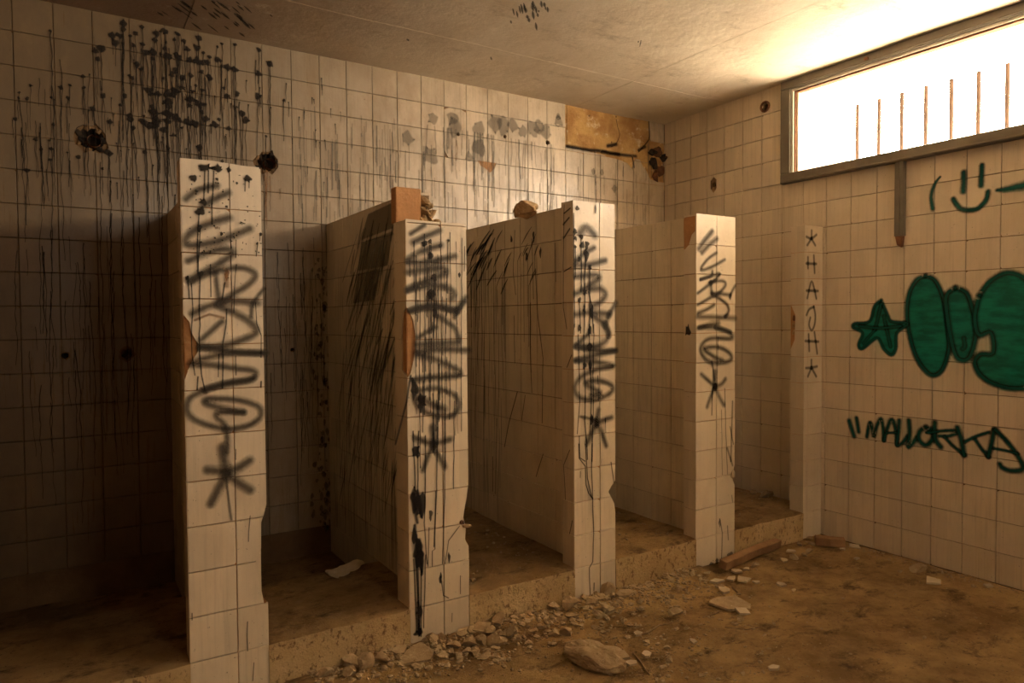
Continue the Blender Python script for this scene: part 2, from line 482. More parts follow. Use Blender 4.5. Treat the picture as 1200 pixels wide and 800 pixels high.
# ================================================================== SETTING
# ---- floor
def grid(name, x0, x1, y0, y1, st, zf, mat, parent=None, flip=False):
    nx = int((x1-x0)/st)+1; ny = int((y1-y0)/st)+1
    vs = [(x0+(x1-x0)*i/nx, y0+(y1-y0)*j/ny, 0) for j in range(ny+1) for i in range(nx+1)]
    vs = [(x, y, zf(x, y)) for x, y, _ in vs]
    fs = [(j*(nx+1)+i, j*(nx+1)+i+1, (j+1)*(nx+1)+i+1, (j+1)*(nx+1)+i) for j in range(ny) for i in range(nx)]
    if flip: fs = [tuple(reversed(f)) for f in fs]
    return link(name, vs, fs, mat, parent, smooth=True)
def nz(x, y, s, o=0): return noise.noise(Vector((x*s+o, y*s, o*1.7)))
def floor_z(x, y):
    z = .006*nz(x, y, 2.1)+.006*nz(x, y, 7, 3)+.0035*nz(x, y, 22, 5)+.0018*nz(x, y, 60, 9)
    # silt piled against the kerbs and rubbish near the second and third posts
    z += .035*math.exp(-((y-(YF-.05))/.10)**2)*(.5+.5*nz(x, 0, 4, 2)) if 0.6 < x < 2.7 else 0
    return z-.004
fl = grid('floor', XL-.05, XR+.05, YN-.05, YB+.05, .03, floor_z, 'floor'); tag(fl, kind='structure')

# ---- ceiling: cast plaster boards with open joints
cl = empty('ceiling', (1.5, 0, H)); tag(cl, kind='structure')
def ceil_z(x, y): return H+.006*nz(x, y, 1.3, 4)+.003*nz(x, y, 4, 8)
bx = [XL-.1, .50, 2.90, XR+.1]; by = [YN-.1, .73, 3.205, YB+.1]
for i in range(3):
    for j in range(3):
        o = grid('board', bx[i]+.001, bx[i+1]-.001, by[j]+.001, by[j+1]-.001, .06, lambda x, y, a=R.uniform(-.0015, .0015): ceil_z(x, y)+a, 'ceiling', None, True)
        so = o.modifiers.new('s', 'SOLIDIFY'); so.offset = -1; so.thickness = .03
        es = o.modifiers.new('e', 'EDGE_SPLIT'); es.split_angle = .6
        adopt(o, cl)
mb = MB(); mb.box((XL-.15, YN-.15, H+.02), (XR+.15, YB+.15, H+.2)); mb.link('roof_slab', 'concrete', cl)

# ---- back wall
SB = Surf('y', YB)
wb = empty('wall_back', (1.5, YB, 0)); tag(wb, kind='structure')
hole_px = [(107, 163, .068, .3, 'y'), (313, 190, .062, .3, 'y'), (76, 417, .02, .3, 'y'), (149, 415, .034, .3, 'y'), (343, 410, .013, .2, 'y'),
           (537, 157, .013, .3, 'y'), (592, 160, .013, .3, 'y'), (642, 167, .016, .3, 'y')]
bholes = []
for k, (u, v, r, kk, _) in enumerate(hole_px):
    s_, t_ = SB.px(u, v); bholes.append(ragged(s_, t_, r, 16, kk*.8, k+3))
tri = [SB.px(*q) for q in ((560, 188), (582, 191), (579, 198), (574, 203), (570, 198), (563, 194))]
bholes.append(tri)
broken = [SB.px(*q) for q in ((662, 120), (663, 171), (676, 172), (692, 178), (706, 181), (712, 184), (722, 186), (735, 191), (741, 198), (743, 190), (745, 186), (750, 187), (754, 196), (757, 199), (762, 210), (771, 213), (778, 214), (779, 205), (781, 180), (778, 168), (763, 165), (762, 163), (760, 140))]
out = [(XL, .0), (XL, H), broken[0], *broken[1:], (3.5655, H), (XR-.002, H), (XR-.002, 0)]
out[2] = (2.8155, H); out[3] = (2.8155, 2.427)
out = [(XL, .148), *out[1:-1], (XR-.002, .148)]
out = [(a, min(b, H)) for a, b in out]
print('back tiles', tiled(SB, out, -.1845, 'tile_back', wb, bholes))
mb = MB(); allh = [h for h in bholes[:-1]]
bk = MB(); plate(bk, Surf('y', YB+TH), [[(XL-.1, -.2), (XR+.1, -.2), (XR+.1, H+.05), (XL-.1, H+.05)]]+[ragged(sum(p[0] for p in h)/len(h), sum(p[1] for p in h)/len(h), max(abs(p[0]-h[len(h)//2][0]) for p in h)*.36, 12, .2, 5) for h in allh], -.12, 0)
bk.link('masonry', 'grout', wb)
mb = MB(); mb.box((XL-.1, YB+.12, -.2), (XR+.1, YB+.16, H)); mb.link('masonry', 'black', wb)
# exposed render where the tiles fell
def rough_patch(S, poly, mat, parent, name, q=-.006, amp=.004, st=.014, seed=1):
    s0 = min(p[0] for p in poly); s1 = max(p[0] for p in poly); t0 = min(p[1] for p in poly); t1 = max(p[1] for p in poly)
    nx = max(2, int((s1-s0)/st)); ny = max(2, int((t1-t0)/st)); vs = []; fs = []
    for j in range(ny+1):
        for i in range(nx+1):
            a = s0+(s1-s0)*i/nx; b = t0+(t1-t0)*j/ny
            n_ = noise.noise(Vector((a*13+seed, b*13, 3)))+.6*noise.noise(Vector((a*40, b*40, seed)))
            vs.append(S.P(a, b, q+amp*n_))
    for j in range(ny):
        for i in range(nx):
            a, b = s0+(s1-s0)*(i+.5)/nx, t0+(t1-t0)*(j+.5)/ny
            inside = False; k = len(poly)-1
            for kk in range(len(poly)):
                x1, y1 = poly[kk]; x2, y2 = poly[k]
                if (y1 > b) != (y2 > b) and a < (x2-x1)*(b-y1)/(y2-y1)+x1: inside = not inside
                k = kk
            if inside: fs.append((j*(nx+1)+i, j*(nx+1)+i+1, (j+1)*(nx+1)+i+1, (j+1)*(nx+1)+i))
    if S.kind == 'x': fs = [tuple(reversed(f)) for f in fs]
    used = sorted({i for f in fs for i in f}); mp = {a: b for b, a in enumerate(used)}
    return link(name, [vs[i] for i in used], [tuple(mp[i] for i in f) for f in fs], mat, parent, smooth=True)
big = [(2.80, 2.36), (2.80, H), (3.58, H), (3.58, 2.57), (3.74, 2.57), (3.74, 2.22), (3.5, 2.22), (3.3, 2.33)]
rough_patch(SB, big, 'plaster', wb, 'bare_render', -.006, .0035)
# deep crumbling cavity in the corner and the dark crack under the patch
mbk = MB()
for pl, wd in ((((664, 171), (675, 173), (690, 176), (705, 177), (720, 180), (735, 182), (745, 183)), .036), (((664, 172), (684, 175)), .012), (((705, 178), (726, 181)), .034),
               (((722, 140), (724, 150), (726, 158), (722, 168), (716, 172)), .008), (((741, 184), (743, 196)), .02), (((760, 141), (761, 160), (757, 168), (748, 178)), .014),
               (((664, 120), (664, 168)), .006), (((712, 171), (722, 169)), .04), (((748, 176), (756, 172)), .03)):
    stroke(mbk, SB, [SB.px(*q) for q in pl], wd, q=.0014)
mbk.link('black_crack', 'soot', wb, dat=True)
def lump(name, c_, sx, sy, sz, mat, parent=None, seed=0, sub=2, k=.35, rot=0, flat=.62):
    bm = bmesh.new(); bmesh.ops.create_icosphere(bm, subdivisions=sub, radius=1)
    off = seed*7.31
    for v in bm.verts:
        n_ = noise.noise(v.co*1.3+Vector((off, 0, 0)))*k*1.4+noise.noise(v.co*3.1+Vector((0, off, 0)))*k*.55
        v.co *= 1+n_
        # knock flats into it
        for a in range(3):
            d_ = Vector((math.sin(off+a*2.1), math.cos(off*1.3+a*1.7), math.sin(off*.7+a*2.9))).normalized()
            e = v.co.dot(d_)-flat
            if e > 0: v.co -= d_*e
    me = bpy.data.meshes.new(name)
    for v in bm.verts: v.co = Vector((v.co.x*sx, v.co.y*sy, v.co.z*sz))
    bm.to_mesh(me); bm.free(); me.materials.append(M[mat])
    o = bpy.data.objects.new(name, me); C.objects.link(o); o.location = c_; o.rotation_euler = (0, 0, rot)
    if parent: adopt(o, parent)
    return o
for k, (u, v, s) in enumerate(((770, 178, .05), (766, 190, .045), (773, 200, .05), (778, 186, .04), (768, 207, .035), (764, 178, .03))):
    a, b = SB.px(u, v); lump('mortar_crumb', SB.P(a, b, -.002), s, .028, s*.9, 'black' if k % 2 else 'rust', wb, k+20, 2, .7)
a, b = SB.px(783, 185); lump('mortar_crumb', SB.P(a-.015, b, .02), .035, .03, .022, 'rust', wb, 31, 2, .5)
# cups inside the pipe holes
def cup(S, h, dep, parent, mat='black', name='pipe_hole'):
    n = len(h); cx = sum(p[0] for p in h)/n; cy = sum(p[1] for p in h)/n; vs = []; fs = []
    for k, (f, q) in enumerate(((1.02, -TH+.001), (.85, -TH-.012), (.6, -dep*.7), (.35, -dep))):
        for p in h: vs.append(S.P(cx+(p[0]-cx)*f, cy+(p[1]-cy)*f, q+(.004*math.sin(p[0]*311+k))))
    for k in range(3):
        for i in range(n):
            j = (i+1) % n; f = (k*n+i, k*n+j, (k+1)*n+j, (k+1)*n+i); fs.append(f)
    fs.append(tuple(3*n+i for i in range(n)))
    return link(name, vs, fs, mat, parent)
for k, h in enumerate(bholes[:-1]):
    cup(SB, h, .06, wb, 'rust' if k in (3, 5, 6) else 'black')
    if k < 2:
        cx = sum(p[0] for p in h)/len(h); cy = sum(p[1] for p in h)/len(h)
        for q in range(7):
            an = q*.9+k; lump('mortar_crumb', SB.P(cx+math.cos(an)*.054, cy+math.sin(an)*.054, -.006), .017, .007, .015, 'grout' if q % 3 else 'black', wb, q+k*9, 1, .6)
        cyl = MB(); n = 14
        for zz in (.0, .045):
            for i in range(n): cyl.add([SB.P(cx+.012+math.cos(6.2832*i/n)*.028, cy-.008+math.sin(6.2832*i/n)*.028, zz-.03)], [])
        for i in range(n): cyl.f.append((i, (i+1) % n, n+(i+1) % n, n+i))
        cyl.link('pipe_stub', 'rust', wb)
rough_patch(SB, [(p[0], p[1]) for p in tri], 'clay', wb, 'bare_clay', -.005, .002, .008)

# black runs splashed over the upper left of the wall
rr = random.Random(11); mb = MB()
def dens(u, v):  # hand-read density of the splashes, in the wall's own frame
    return 1
for k in range(170):
    u = rr.gauss(215, 62); v = rr.uniform(22, 150) if rr.random() < .75 else rr.uniform(100, 190)
    if not 20 < u < 335: continue
    if v < 14+.19*(u-110): v = 26+.2*u
    a, b = SB.px(u, v)
    run(mb, SB, a, min(b, H-.03), rr.choice((.06, .12, .22, .35, .55, .6, .4))*rr.uniform(.6, 1.1), rr.uniform(.004, .0085), rr, rr.uniform(.006, .019) if rr.random() < .8 else 0)
for k in range(40):
    u = rr.uniform(5, 120); v = rr.uniform(80, 200); a, b = SB.px(u, v)
    run(mb, SB, a, b, rr.uniform(.05, .4), rr.uniform(.003, .007), rr, rr.uniform(.004, .013) if rr.random() < .6 else 0)
for k in range(60):
    u = rr.uniform(120, 400); v = rr.uniform(70, 230); a, b = SB.px(u, v)
    run(mb, SB, a, b, rr.uniform(.02, .10), rr.uniform(.004, .008), rr, .004)
for k in range(16):
    u = rr.gauss(205, 18); v = rr.gauss(128, 14); a, b = SB.px(u, v); blob(mb, SB, ragged(a, b, rr.uniform(.015, .03), 9, .5, k, .7), .006)
for u, v, L in ((145, 200, 1.15), (163, 255, .75), (70, 70, .9), (98, 285, .5), (118, 190, 1.3), (131, 250, 1.1), (25, 150, .5), (175, 290, .6), (190, 230, .9), (88, 410, .8), (60, 270, 1.0), (105, 330, .9), (356, 330, .3), (352, 320, .25), (343, 345, .5), (372, 380, .5)):
    a, b = SB.px(u, v); run(mb, SB, a, b, L, .0055, rr, 0)
for k in range(70):
    u = rr.uniform(20, 205) if k < 46 else rr.uniform(315, 388); v = rr.uniform(265, 480); a, b = SB.px(u, v)
    run(mb, SB, a, b, rr.uniform(.1, .55), rr.uniform(.003, .005), rr, 0, lambda x, z: z > .16)
tag(mb.link('black_runs', 'green_streak' if False else 'soot', wb, dat=True), kind='stuff')
# faint run marks all over the wall (dried), and grey water stains with a scalloped top
mb = MB()
for k in range(260):
    u = rr.uniform(440, 780) if k < 170 else rr.uniform(345, 470); v = rr.uniform(120, 250); a, b = SB.px(u, v)
    if b > 2.43 or a > 3.6: continue
    stroke(mb, SB, wob(a, b, b-rr.uniform(.05, .3), rr, .0015), rr.uniform(.004, .011), sm=False)
for u, v, r in ((507, 137, .035), (530, 137, .04), (533, 147, .055), (560, 148, .045), (580, 143, .05), (590, 146, .055), (600, 145, .04), (612, 152, .035), (625, 150, .05), (632, 146, .045), (640, 152, .05), (654, 141, .035), (654, 135, .02),
                (560, 170, .05), (549, 182, .03), (695, 199, .02), (705, 200, .02), (720, 219, .025), (505, 180, .05), (478, 160, .04)):
    a, b = SB.px(u, v)
    if a < 2.80 or b < 2.4: blob(mb, SB, ragged(a, b-.012, r, 12, .28, u, 1.1), r*.35)
for k in range(30):
    u = rr.uniform(500, 660); a, b = SB.px(u, 150+.16*(u-520)); stroke(mb, SB, wob(a, b, b-rr.uniform(.1, .45), rr), rr.uniform(.006, .02), sm=False)
tag(mb.link('water_stains', 'stain', wb, dat=True), kind='stuff')
mb = MB()
for u, v, L in ((313, 200, .3), (310, 205, .22), (316, 207, .18), (535, 165, .12), (328, 222, .05)):
    a, b = SB.px(u, v); run(mb, SB, a, b, L, .012, rr, 0)
mb.link('rust_run', 'rust_stain', wb, dat=True)
mb = MB()   # mould column in the corner of the second stall
for k in range(120):
    u = rr.gauss(378, 6); v = rr.uniform(300, 620); a, b = SB.px(min(u, 387), v)
    blob(mb, SB, ragged(a, b, rr.uniform(.004, .013), 7, .5, k, 1.6), .003)
for k in range(25):
    u = rr.uniform(352, 386); a, b = SB.px(u, rr.uniform(300, 500)); run(mb, SB, a, b, rr.uniform(.1, .5), .006, rr, 0)
tag(mb.link('mould_spots', 'green_streak', wb, dat=True), kind='stuff')

# ---- right wall with the window opening
SR = Surf('x', XR)
wr = empty('wall_right', (XR, 1.5, 0)); tag(wr, kind='structure')
rh = []
for u, v, r, sy in ((897, 125, .028, 1.), (836, 216, .028, 1.9)):
    a, b = SR.px(u, v); rh.append(ragged(a, b, r, 12, .15, u, sy))
o1 = [(YN, 0), (YN, H), (WY0, H), (WY0, WZ0), (WY1, WZ0), (WY1, H), (YB-.002, H), (YB-.002, 0)]
print('right tiles', tiled(SR, o1, 2.319-.15*40, 'tile_right', wr, rh))
bk = MB()
for a, b in (((YN-.1, -.2), (WY0-.03, H)), ((WY0-.03, -.2), (WY1+.03, WZ0-.03)), ((WY1+.03, -.2), (YB+.1, H)), ((WY0, WZ1+.03), (WY1, H+.02))):
    if a[0] == WY1+.03:
        plate(bk, Surf('x', XR+TH), [[(a[0], a[1]), (b[0], a[1]), (b[0], b[1]), (a[0], b[1])]]+[ragged(sum(p[0] for p in h)/12, sum(p[1] for p in h)/12, .018, 10, .1, 3) for h in rh], -.10, 0)
    else: bk.box((XR+TH, a[0], a[1]), (XR+.10, b[0], b[1]))
bk.link('masonry', 'grout', wr)
mb = MB()
for a, b in (((YN-.1, -.2), (WY0, H)), ((WY0, -.2), (WY1, WZ0)), ((WY1, -.2), (YB+.1, H)), ((WY0, WZ1), (WY1, H+.3))):
    mb.box((XR+.10, a[0]+(.03 if a[0] == WY1 else 0), a[1]+(.03 if a[1] == WZ1 else 0)), (XR+REV, b[0]-(.03 if b[0] == WY0 else 0), b[1]-(.03 if b[1] == WZ0 else 0)))
mb.link('masonry', 'concrete', wr)
for h in rh: cup(SR, h, .05, wr, 'black' if h is rh[1] else 'rust')
a, b = SR.px(897, 125)
ring = MB(); n = 18
for i in range(n):
    for rr_, qq in ((.036, .002), (.036, .008), (.026, .010), (.022, .002)):
        ring.add([SR.P(a+math.cos(6.2832*i/n)*rr_, b+math.sin(6.2832*i/n)*rr_, qq)], [])
for i in range(n):
    j = (i+1) % n
    for k in range(3): ring.f.append((i*4+k, i*4+k+1, j*4+k+1, j*4+k))
ring.link('pipe_collar', 'rust', wr)
mb = MB(); a, b = SR.px(836, 223)
lump('mortar_crumb', SR.P(a, b, -.004), .008, .02, .02, 'mortar', wr, 3, 1, .5)

# ---- left and near walls (outside the frame, they close the room)
NX0, NX1, NZ0, NZ1 = 1.0, 1.75, 2.05, 2.45  # opening added in the near wall to let fill light in
for nm, bxs in (('wall_left', [((XL-.1, YN-.1, -.2), (XL, YB+.1, H+.02))]), ('wall_front', [((XL-.1, YN-.1, -.2), (NX0, YN, H+.02)), ((NX1, YN-.1, -.2), (XR+.1, YN, H+.02)), ((NX0, YN-.1, -.2), (NX1, YN, NZ0)), ((NX0, YN-.1, NZ1), (NX1, YN, H+.02))])):
    mb = MB()
    for b_ in bxs: mb.box(*b_)
    o = mb.link(nm, 'grout' if nm == 'wall_left' else 'tile_right'); tag(o, kind='structure')

# ---- ground outside
mb = MB(); mb.box((XR+REV+.02, -14, -.6), (24, 16, -.4)); o = mb.link('ground_outside', 'white_trim'); tag(o, kind='structure')
# ---- window
w1 = empty('window_1', (XR, 1.0, 2.1)); tag(w1, kind='structure')
FY1 = 2.757; FZ0, FZ1 = 2.088, H-.001
fr = XR-.035
def part(name, mat, a, b, bev=.004, parent=w1):
    mb = MB(); mb.box(a, b); o = mb.link(name, mat, parent, loc=(Vector(a)+Vector(b))/2)
    if bev:
        m_ = o.modifiers.new('b', 'BEVEL'); m_.width = bev; m_.segments = 2
    return o
part('frame_bar', 'metal', (fr, WY0-.08, FZ0), (XR-.002, FY1, 2.149))
part('frame_bar', 'metal', (fr, WY0-.08, 2.648), (XR-.002, FY1, FZ1))
part('frame_bar', 'metal', (fr, 2.692, 2.149), (XR-.002, FY1, 2.648))
part('frame_bar', 'metal', (fr, WY0-.08, 2.149), (XR-.002, WY0-.02, 2.648))
part('drip_bead', 'metal', (fr-.006, WY0-.08, FZ0+.006), (fr+.002, FY1-.004, FZ0+.016), .002)
part('drip_bead', 'metal', (fr-.006, WY0-.08, 2.655), (fr+.002, FY1-.004, 2.662), .002)
part('sash_trim', 'white_trim', (fr+.012, WY0, 2.634), (XR+.03, 2.692, 2.648), .002)
part('sash_trim', 'white_trim', (fr+.012, 2.676, 2.149), (XR+.03, 2.692, 2.634), .002)
part('sash_rail', 'rust', (fr+.022, WY0, 2.624), (XR+.03, 2.676, 2.634), .001)
part('sash_rail', 'rust', (fr+.022, 2.668, 2.149), (XR+.03, 2.676, 2.634), .001)
lt = part('latch_stub', 'rust', (fr-.014, 2.20, 2.667), (fr, 2.222, 2.682), .003)
# timber and steel remnant hanging below the frame
p0 = on_x(1057, 278, XR); mu = 2.033
part('mullion', 'metal', (fr+.004, mu-.024, 1.70), (XR-.002, mu+.024, FZ0), .003)
part('mullion_groove', 'metal', (fr-.001, mu-.006, 1.705), (fr+.006, mu+.006, FZ0), .001)
mb = MB(); mb.add([(fr+.008, mu-.013, 1.64), (XR-.004, mu-.013, 1.645), (XR-.004, mu+.014, 1.66), (fr+.008, mu+.010, 1.655), (fr+.008, mu-.018, 1.70), (XR-.004, mu-.018, 1.70), (XR-.004, mu+.02, 1.70), (fr+.008, mu+.02, 1.70)],
       [(0,3,2,1),(4,5,6,7),(0,1,5,4),(1,2,6,5),(2,3,7,6),(3,0,4,7)]); mb.link('broken_end', 'rust', w1)
w2 = empty('added_fill_window', ((NX0+NX1)/2, YN, NZ0)); tag(w2, kind='structure')  # unseen window, added only to brighten the floor and lower walls
for a, b in (((NX0, YN-.06, NZ0), (NX1, YN+.02, NZ0+.05)), ((NX0, YN-.06, NZ1-.05), (NX1, YN+.02, NZ1)), ((NX0, YN-.06, NZ0), (NX0+.05, YN+.02, NZ1)), ((NX1-.05, YN-.06, NZ0), (NX1, YN+.02, NZ1))):
    part('frame_bar', 'metal', a, b, parent=w2)
# painted reveal
rv = MB(); a0 = XR+.002; a1 = XR+REV+.01
rv.box((a0, WY1, WZ0-.02), (a1, WY1+.04, WZ1+.02)); rv.box((a0, WY0-.04, WZ0-.02), (a1, WY0, WZ1+.02))
rv.box((a0, WY0, WZ1), (a1, WY1, WZ1+.04)); rv.box((XR, WY0, WZ0-.04), (a1+.04, WY1, WZ0))
rv.link('reveal', 'white_paint', w1)
# security bars
y = 2.583
while y > WY0+.05:
    mb = MB(); n = 10
    for zz in (WZ0-.01, 2.606):
        for i in range(n): mb.add([(4.205+.0115*math.cos(6.2832*i/n), y+.0115*math.sin(6.2832*i/n), zz)], [])
    for i in range(n): mb.f.append((i, (i+1) % n, n+(i+1) % n, n+i))
    ob = mb.link('security_bar', 'iron', w1, smooth=True, loc=(4.205, y, 2.37)); y -= .1385

# ---- raised stall platforms (with the broken-out trench at the back of the first two)
def platform(x0, x1, off, label, trench=None, seed=0, dpt=.09):
    t = empty('stall_platform', ((x0+x1)/2, YF, 0), label, 'platform')
    def zf(x, y):
        e = max(0, 1-(y-(YF-.004))/.03)
        z = K+.004*nz(x, y, 5, seed)+.002*nz(x, y, 19, seed+3)-.008*e*e*(.6+.4*nz(x*3, 0, 4, seed))
        if not trench: z += .02*max(0, (y-3.2)/.5)*(.6+nz(x, y, 5, 8))
        return z
    ye = trench if trench else YB+.0
    grid('slab_top', x0, x1, YF-.004, ye, .02, zf, 'floor', t)
    grid('slab_top', x1, x1+off, YF+dpt, ye, .02, zf, 'floor', t)
    mb = MB(); n = int((x1-x0)/.02)
    vs = []; fs = []
    for j in range(9):
        for i in range(n+1):
            x = x0+(x1-x0)*i/n; z = -.03+(zf(x, YF-.004)+.03)*j/8
            vs.append((x, YF-.004-(0 if j == 8 else .003*nz(x, z, 9, seed)+.0022*nz(x, z, 45, seed)), z))
    for j in range(8):
        for i in range(n): fs.append((j*(n+1)+i, j*(n+1)+i+1, (j+1)*(n+1)+i+1, (j+1)*(n+1)+i))
    link('kerb_face', vs, fs, 'kerb', t, smooth=True)
    x1 += off
    if trench:
        vs = []; fs = []; n = int((x1-x0)/.03)
        rr = random.Random(seed)
        for j in range(5):
            for i in range(n+1):
                x = x0+(x1-x0)*i/n; k = 0 if j == 0 else .02*nz(x, j, 8, seed)
                vs.append((x, ye-k, zf(x, ye)-(zf(x, ye)+.12)*j/4))
        for j in range(4):
            for i in range(n): fs.append((j*(n+1)+i, (j+1)*(n+1)+i, (j+1)*(n+1)+i+1, j*(n+1)+i+1))
        link('broken_edge', vs, fs, 'clay', t)
        grid('trench_bed', x0, x1, ye-.03, YB, .03, lambda x, y: -.03+.03*nz(x, y, 9, seed), 'concrete', t)
    return t
fl_cut = True
platform(XL, PX[0][0], OFF[0], 'raised platform of the leftmost stall with a dark trench at its back', 3.10, 1, STRIP[0])
platform(PX[0][1], PX[1][0], OFF[1], 'raised ochre platform in the second stall where the pale paper lies', 3.065, 2, STRIP[1])
platform(PX[1][1], PX[2][0], OFF[2], 'dusty raised platform of the third stall, rubble piled along its kerb', None, 3, STRIP[2])
platform(PX[2][1], PX[3][0], OFF[3], 'sunlit raised platform of the fourth stall between third and fourth posts', None, 4, STRIP[3])
platform(PX[3][1], 3.546, .165, 'ochre platform of the narrow last stall beside the right wall', None, 5, .092)

# ================================================================== PARTITIONS
def zig(pts): return pts
def partition(idx, label, front, side_notch=None, post_top=None):
    l, r = PX[idx]; w_ = STRIP[idx]
    t = empty('stall_partition', ((l+r)/2, YF, 0), label, 'partition')
    SF = Surf('y', YF); SL = Surf('x', l)
    n1 = tiled(SF, front, l, 'tile_post', t, tilt=.004)
    # left face: narrow strip on the post then the long panel, courses running back
    strip = side_notch or [(YF+.001, 0), (YF+w_, 0), (YF+w_, ZT), (YF+.001, ZT)]
    tiled(SL, strip, YF+w_-T, 'tile_post', t, tilt=.003)
    f_ = l+OFF[idx]; SL2 = Surf('x', f_)
    pt = post_top or ZT
    n2 = tiled(SL2, [(YF+w_+.001, K-.15), (YB, K-.15), (YB, ZT-.008), (YF+w_+.001, ZT-.008)], YF+w_, 'tile_panel', t, tilt=.004, rmax=None)
    # post core follows the broken outline of its face
    core = MB(); plate(core, Surf('y', YF+TH), [[(min(max(a, l+TH), r-.004), b-(.004 if b > 1.6 else 0)) for a, b in front]], -(w_-TH-.002), 0)
    core.link('brick_core', 'clay', t)
    core = MB(); core.box((f_+TH, YF+w_+(.045 if idx == 1 else -.02), 0), (f_+PT-.007, YB, ZT-.012)); core.link('panel_core', 'grout', t)
    # plain right face of the panel and the post
    rf = MB(); rf.box((f_+PT-.007, YF+w_+(.045 if idx == 1 else -.002), 0), (f_+PT, YB, ZT-.008)); rf.link('panel_back', 'tile_panel', t)
    # capping
    cp = MB(); cp.box((f_+.002, YF+w_+(.045 if idx == 1 else -.002), ZT-.012), (f_+PT-.001, YB, ZT-.002)); cp.link('coping', 'tile_panel', t)
    if idx != 1:
        cp = MB(); cp.box((l+.004, YF+.004, ZT-.010), (r-.004, YF+w_, ZT-.003)); cp.link('coping', 'tile_post', t)
    bk_ = MB(); bk_.box((l+TH, YF+w_-.004, 0), (r-.006, YF+w_, (11.05*T if idx == 1 else ZT-.006))); bk_.link('post_back', 'tile_post', t)
    return t, SF, SL, SL2
def rows(l, r): return l, r
l, r = PX[0]; S = Surf('y', YF)
q = lambda u, v: S.px(u, v)
front1 = [(l, 0), (r, 0), (r, .30), q(310, 708), q(306, 690), q(299, 662), q(301, 655), q(306, 642), q(306, 612), q(309, 603), (r, q(311, 590)[1]), (r, 1.794), (r-.04, 1.798), (l+.1, ZT+.002), (l, ZT),
          (l, q(218, 368)[1]), q(222, 377), q(224, 388), q(229, 398), q(233, 403), q(232, 412), q(227, 420), q(222, 430), (l, q(218, 446)[1])]
side1 = [(YF+.001, 0), (YF+STRIP[0], 0), (YF+STRIP[0], ZT), (YF+.001, ZT), (YF+.001, q(218, 368)[1]), (YF+.04, q(218, 385)[1]), (YF+.05, q(218, 420)[1]), (YF+.001, q(218, 446)[1])]
P1 = partition(0, 'nearest tiled partition, widest post, chipped at its lower right edge', front1, side1)
l, r = PX[1]
top2 = 11.07*T
front2 = [(l, 0), (r, 0), (r, q(548, 640)[1]), q(545, 632), q(546, 618), q(543, 606), (r, q(548, 570)[1]), (r, top2-.005), (r-.03, top2+.002), (l+.1, top2), (l, top2+.003),
          (l, q(476, 359)[1]), q(480, 365), q(484, 375), q(487, 393), q(487, 410), q(483, 430), q(481, 438), (l, q(477, 443)[1])]
z0, z1 = q(477, 443)[1], q(476, 359)[1]
z0_2, z1_2 = z0, z1
side2 = [(YF+.001, 0), (YF+STRIP[1], 0), (YF+STRIP[1], top2), (YF+.001, top2), (YF+.001, z1), (YF+.03, z1-.02), (YF+.05, z1-.12), (YF+.045, z0+.1), (YF+.05, z0+.03), (YF+.001, z0)]
P2 = partition(1, 'second tiled partition, orange brick bared on its top and paint runs down its front', front2, side2)
l, r = PX[2]
front3 = [(l, 0), (r, 0), (r, q(722, 600)[1]), q(720, 590), q(716, 582), q(713, 576), q(716, 570), q(721, 563), (r, q(722, 556)[1]), (r, ZT), (l, ZT)]
P3 = partition(2, 'third tiled partition with three long black runs down its left half', front3)
l, r = PX[3]
front4 = [(l, 0), (r, 0), (r, q(861, 568)[1]), q(858, 560), q(860, 548), (r, q(861, 545)[1]), (r, ZT), (l, ZT)]
side4 = [(YF+.001, 0), (YF+STRIP[3], 0), (YF+STRIP[3], 1.62), (YF+.05, 1.65), (YF+.03, 1.70), (YF+.001, 1.72)]
P4 = partition(3, 'fourth tiled partition, cleanest and brightest post, farthest from the camera', front4, side4)
for t_, l_, w_, zz in ((P1[0], PX[0][0], .05, (q(218, 446)[1]*0+on_y(218, 446, YF).z, on_y(218, 368, YF).z)), (P2[0], PX[1][0], .05, (z0_2, z1_2))):
    rough_patch(Surf('y', YF), [(l_+.002, zz[0]+.004), (l_+w_*.8, zz[0]+.03), (l_+w_*.8, zz[1]-.03), (l_+.002, zz[1]-.004)], 'clay', t_, 'bare_clay', -.0055, .002, .008)
    rough_patch(Surf('x', l_), [(YF+.004, zz[0]+.004), (YF+.048, zz[0]+.03), (YF+.048, zz[1]-.03), (YF+.004, zz[1]-.004)], 'clay', t_, 'bare_clay', -.0055, .002, .008)
# bared brick on top of the second partition
t = P2[0]; l = PX[1][0]; y0 = YF+STRIP[1]
mb = MB(); mb.box((l+.010, y0-.001, top2+.002), (l+.122, y0+.05, ZT+.004))
o = mb.link('bare_brick', 'clay', t); b_ = o.modifiers.new('b', 'BEVEL'); b_.width = .006; b_.segments = 2
for k, (dx, dz, sz) in enumerate(((.135, .02, .03), (.165, .018, .028), (.195, .012, .022), (.14, .06, .03), (.168, .05, .024), (.138, .10, .026), (.16, .085, .02), (.215, .006, .014))):
    lump('mortar_crumb', (l+dx, y0+.012, top2+dz), sz*.85, .026, sz*.85, 'mortar', t, k+3, 2, .6)
mb = MB()
for k in range(26):
    x = l+.10+.16*k/26; s = R.uniform(.004, .009); zc = top2+.003
    mb.add([(x-s, y0-.08, zc-.004), (x+s, y0-.08, zc-.004), (x+s, y0-.01, zc-.004), (x-s, y0-.01, zc-.004), (x, y0-.045, zc+s*1.2)], [(0,1,4),(1,2,4),(2,3,4),(3,0,4)])
tag(mb.link('mortar_crumbs', 'mortar', t), kind='stuff')
